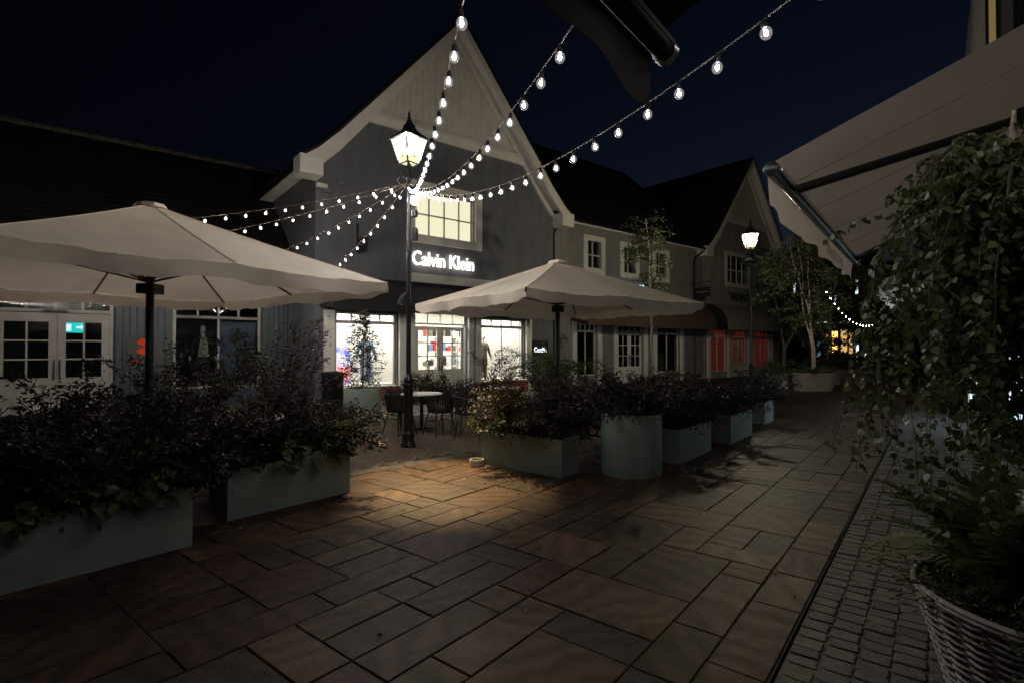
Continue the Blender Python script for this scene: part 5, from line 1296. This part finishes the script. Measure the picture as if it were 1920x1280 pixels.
def make_chair():
    c = thing('woven_chair', 'x', 'chair', (0, 0, 0), 0, 'dark woven tub chairs at the terrace tables')
    MB().lathe([(0, .43), (.2, .43), (.225, .445), (.22, .47), (.18, .48), (0, .485)], 20).build('seat', 'rope', c, True)
    for sx_, sy_ in ((-1, -1), (1, -1), (-1, 1), (1, 1)): MB().tube([(sx_ * .15, sy_ * .14, .44), (sx_ * .23, sy_ * .23, .0)], [.013, .01], 8).build('leg', 'black', c, True)
    arc = [R(-90 + a) for a in range(-105, 106, 7)]
    zt = lambda a: .77 - .09 * (abs((a + R(90))) / R(105)) ** 3
    MB().tube([(.285 * math.cos(a), .285 * math.sin(a), zt(a)) for a in arc], .013, 7).build('back_rail', 'rope', c, True)
    m = MB()
    for a in arc[1:-1]:
        m.tube([(.215 * math.cos(a), .215 * math.sin(a), .44), (.25 * math.cos(a), .25 * math.sin(a), .58), (.28 * math.cos(a), .28 * math.sin(a), zt(a))], .012, 5)
    m.build('woven_back', 'rope', c, True)
    m = MB()
    for s in (-1, 1): m.tube([(s * .18, -.17, .28), (s * .18, .17, .28)], .007, 6)
    m.tube([(-.18, 0, .28), (.18, 0, .28)], .007, 6); m.build('stretcher', 'black', c, True)
    return c
ch0 = make_chair(); first = True
for x, y, tx_, ty_, lb_ in (
        (-2.12, 9.98, -1.78, 10.42, 'woven tub chair with its back to us at the left of the lamp post'),
        (-1.36, 9.93, -1.78, 10.42, 'woven tub chair with its back to us just right of the lamp post'),
        (-2.3, 10.85, -1.78, 10.42, 'woven tub chair at the far left of the table behind the lamp post'),
        (-1.2, 10.95, -1.78, 10.42, 'woven tub chair at the far right of the table behind the lamp post'),
        (-.78, 9.6, -.22, 9.55, 'woven tub chair seen side on beside the pale green shrub'),
        (-.9, 11.75, -.18, 12.05, 'woven tub chair left of the table below the right hand bright window'),
        (-.5, 12.7, -.18, 12.05, 'woven tub chair nearest the right hand bright window'),
        (1.05, 9.05, 1.35, 9.6, 'woven tub chair in the gap left of the tall round planter'),
        (-6.3, 8.5, -6.8, 8.03, 'woven tub chair at the table on the left edge')):
    c = ch0 if first else copy_tree(ch0); first = False
    c.location = (x, y, 0); c.rotation_euler.z = math.atan2(ty_ - y, tx_ - x) - math.pi / 2; c['label'] = lb_

# ------------------------------------------------------------------ SMALL THINGS
bw_ = thing('pet_bowl', 'white ceramic pet bowl of greenish water on the paving', 'bowl', (-.49, 7.33, 0))
MB().lathe([(.09, 0), (.1, .005), (.1, .085), (.096, .09), (.088, .088), (.084, .06), (.0, .03)], 28).build('dish', 'ceramic', bw_, True); MB().lathe([(.086, .07), (0, .0702)], 24).build('water', 'water', bw_)
wr = thing('wrapper', 'crumpled pale wrapper lying on the dark paving', 'litter', (1.89, 3.8, .002))
m = MB(); pts = [(rnd.uniform(-.04, .04), rnd.uniform(-.025, .025), rnd.uniform(0, .025)) for _ in range(14)]
m.add(pts, [(i, (i + 3) % 14, (i + 7) % 14) for i in range(14)]); m.build('paper', 'foil', wr)

fl_me = big_leaf(.035); fl_me.materials.clear(); fl_me.materials.append(MAT['purple'])
fv = [v.co.copy() for v in fl_me.vertices]; ff = [tuple(p.vertices) for p in fl_me.polygons]; lt = MB()
for cx_, cy_, n_, sp_ in ((-2.0, 5.3, 26, .7), (.2, 6.4, 40, .6), (1.6, 6.2, 26, .5), (3.2, 7.4, 20, .5), (1.4, 4.2, 30, 1.3), (-2.4, 3.6, 24, .6)):
    for _ in range(n_):
        m4 = Matrix.Translation((cx_ + rnd.gauss(0, sp_), cy_ + rnd.gauss(0, sp_ * .6), .012)) @ Matrix.Rotation(rnd.uniform(0, 6.28), 4, 'Z') @ Matrix.Rotation(rnd.uniform(-.3, .3), 4, 'X')
        lt.add([m4 @ v for v in fv], ff)
tag(lt.build('fallen_leaves', 'purple'), 'small dry leaves scattered over the dark paving', 'leaves', None, 'stuff')

# mannequins: stacked rings make a torso, legs and arms in one skin, clothes over it
def loft(m, rings, n=14):
    V = []
    for cx_, cy_, z, rx, ry in rings: V += [(cx_ + rx * math.cos(2 * math.pi * k / n), cy_ + ry * math.sin(2 * math.pi * k / n), z) for k in range(n)]
    F = [(i * n + k, i * n + (k + 1) % n, (i + 1) * n + (k + 1) % n, (i + 1) * n + k) for i in range(len(rings) - 1) for k in range(n)] + [tuple(range(n - 1, -1, -1)), tuple(range((len(rings) - 1) * n, len(rings) * n))]
    m.add(V, F); return m
def mannequin(label, loc, rz, top, bottom, head=False, arm=.12, shirt=None):
    t = thing('mannequin', label, 'mannequin', loc, rz)
    b = loft(MB(), [(0, 0, 1.38, .06, .06), (0, 0, 1.48, .055, .055), (0, 0, 1.53, .05, .05)])
    if head: loft(b, [(0, 0, 1.5, .04, .05), (0, -.01, 1.56, .07, .085), (0, -.005, 1.63, .078, .1), (0, .0, 1.7, .07, .09), (0, 0, 1.75, .03, .04)])
    for s in (-1, 1): loft(b, [(s * .09, -.06, .0, .04, .09), (s * .09, -.03, .04, .04, .07), (s * .09, 0, .1, .035, .04)]); loft(b, [(s * (.26 + arm), -.04, .74, .02, .035), (s * (.25 + arm), -.03, .82, .035, .03), (s * (.25 + arm * .9), -.02, .88, .03, .03)])
    b.build('body', 'dummy', t, True)
    j = loft(MB(), [(0, 0, .78, .19, .13), (0, 0, .95, .18, .12), (0, 0, 1.1, .17, .115), (0, -.01, 1.28, .2, .13), (0, 0, 1.38, .2, .11), (0, 0, 1.43, .1, .08)])
    for s in (-1, 1): loft(j, [(s * (.25 + arm * .85), -.02, .87, .045, .045), (s * (.23 + arm * .4), 0, 1.1, .055, .06), (s * .2, 0, 1.3, .065, .07), (s * .15, 0, 1.4, .06, .06)], 10)
    j.build('jacket', top, t, True)
    if shirt: MB().prism([(-.15, .84), (.15, .84), (.11, 1.15), (.07, 1.42), (-.07, 1.42), (-.11, 1.15)], -.165, -.12).build('shirt', shirt, t)
    q = MB()
    for s in (-1, 1): loft(q, [(s * .1, 0, .06, .07, .08), (s * .1, 0, .45, .085, .09), (s * .09, 0, .75, .1, .11), (s * .06, 0, .86, .12, .12)], 12)
    q.build('trousers', bottom, t, True)
    return t
mannequin('headless mannequin in blue denim inside the left bright window', bt(T(708), .9, .46), BA, 'denim', 'denim')
mannequin('mannequin in olive clothes inside the right hand bright window', bt(T(932), .9, .46), BA, 'olive', 'olive', True)
mannequin('smaller mannequin in blue at the lower left of the right hand window', bt(T(918), 1.2, .2), BA, 'plaster', 'denim')
mannequin('pale headed mannequin in a cream top inside the dark left window', bt(TL(387), SB + .6, .55), BA, 'dkcloth', 'dkcloth', True, .08, 'creamcloth')
sc = thing('display_screen', 'bright screen showing blue and red figures in the left bright window', 'screen', P0, BA)
MB().box(w1[0] - .05, w1[0] + (w1[1] - w1[0]) * .34, .62, .66, .5, 2.36).build('panel', 'screen', sc)
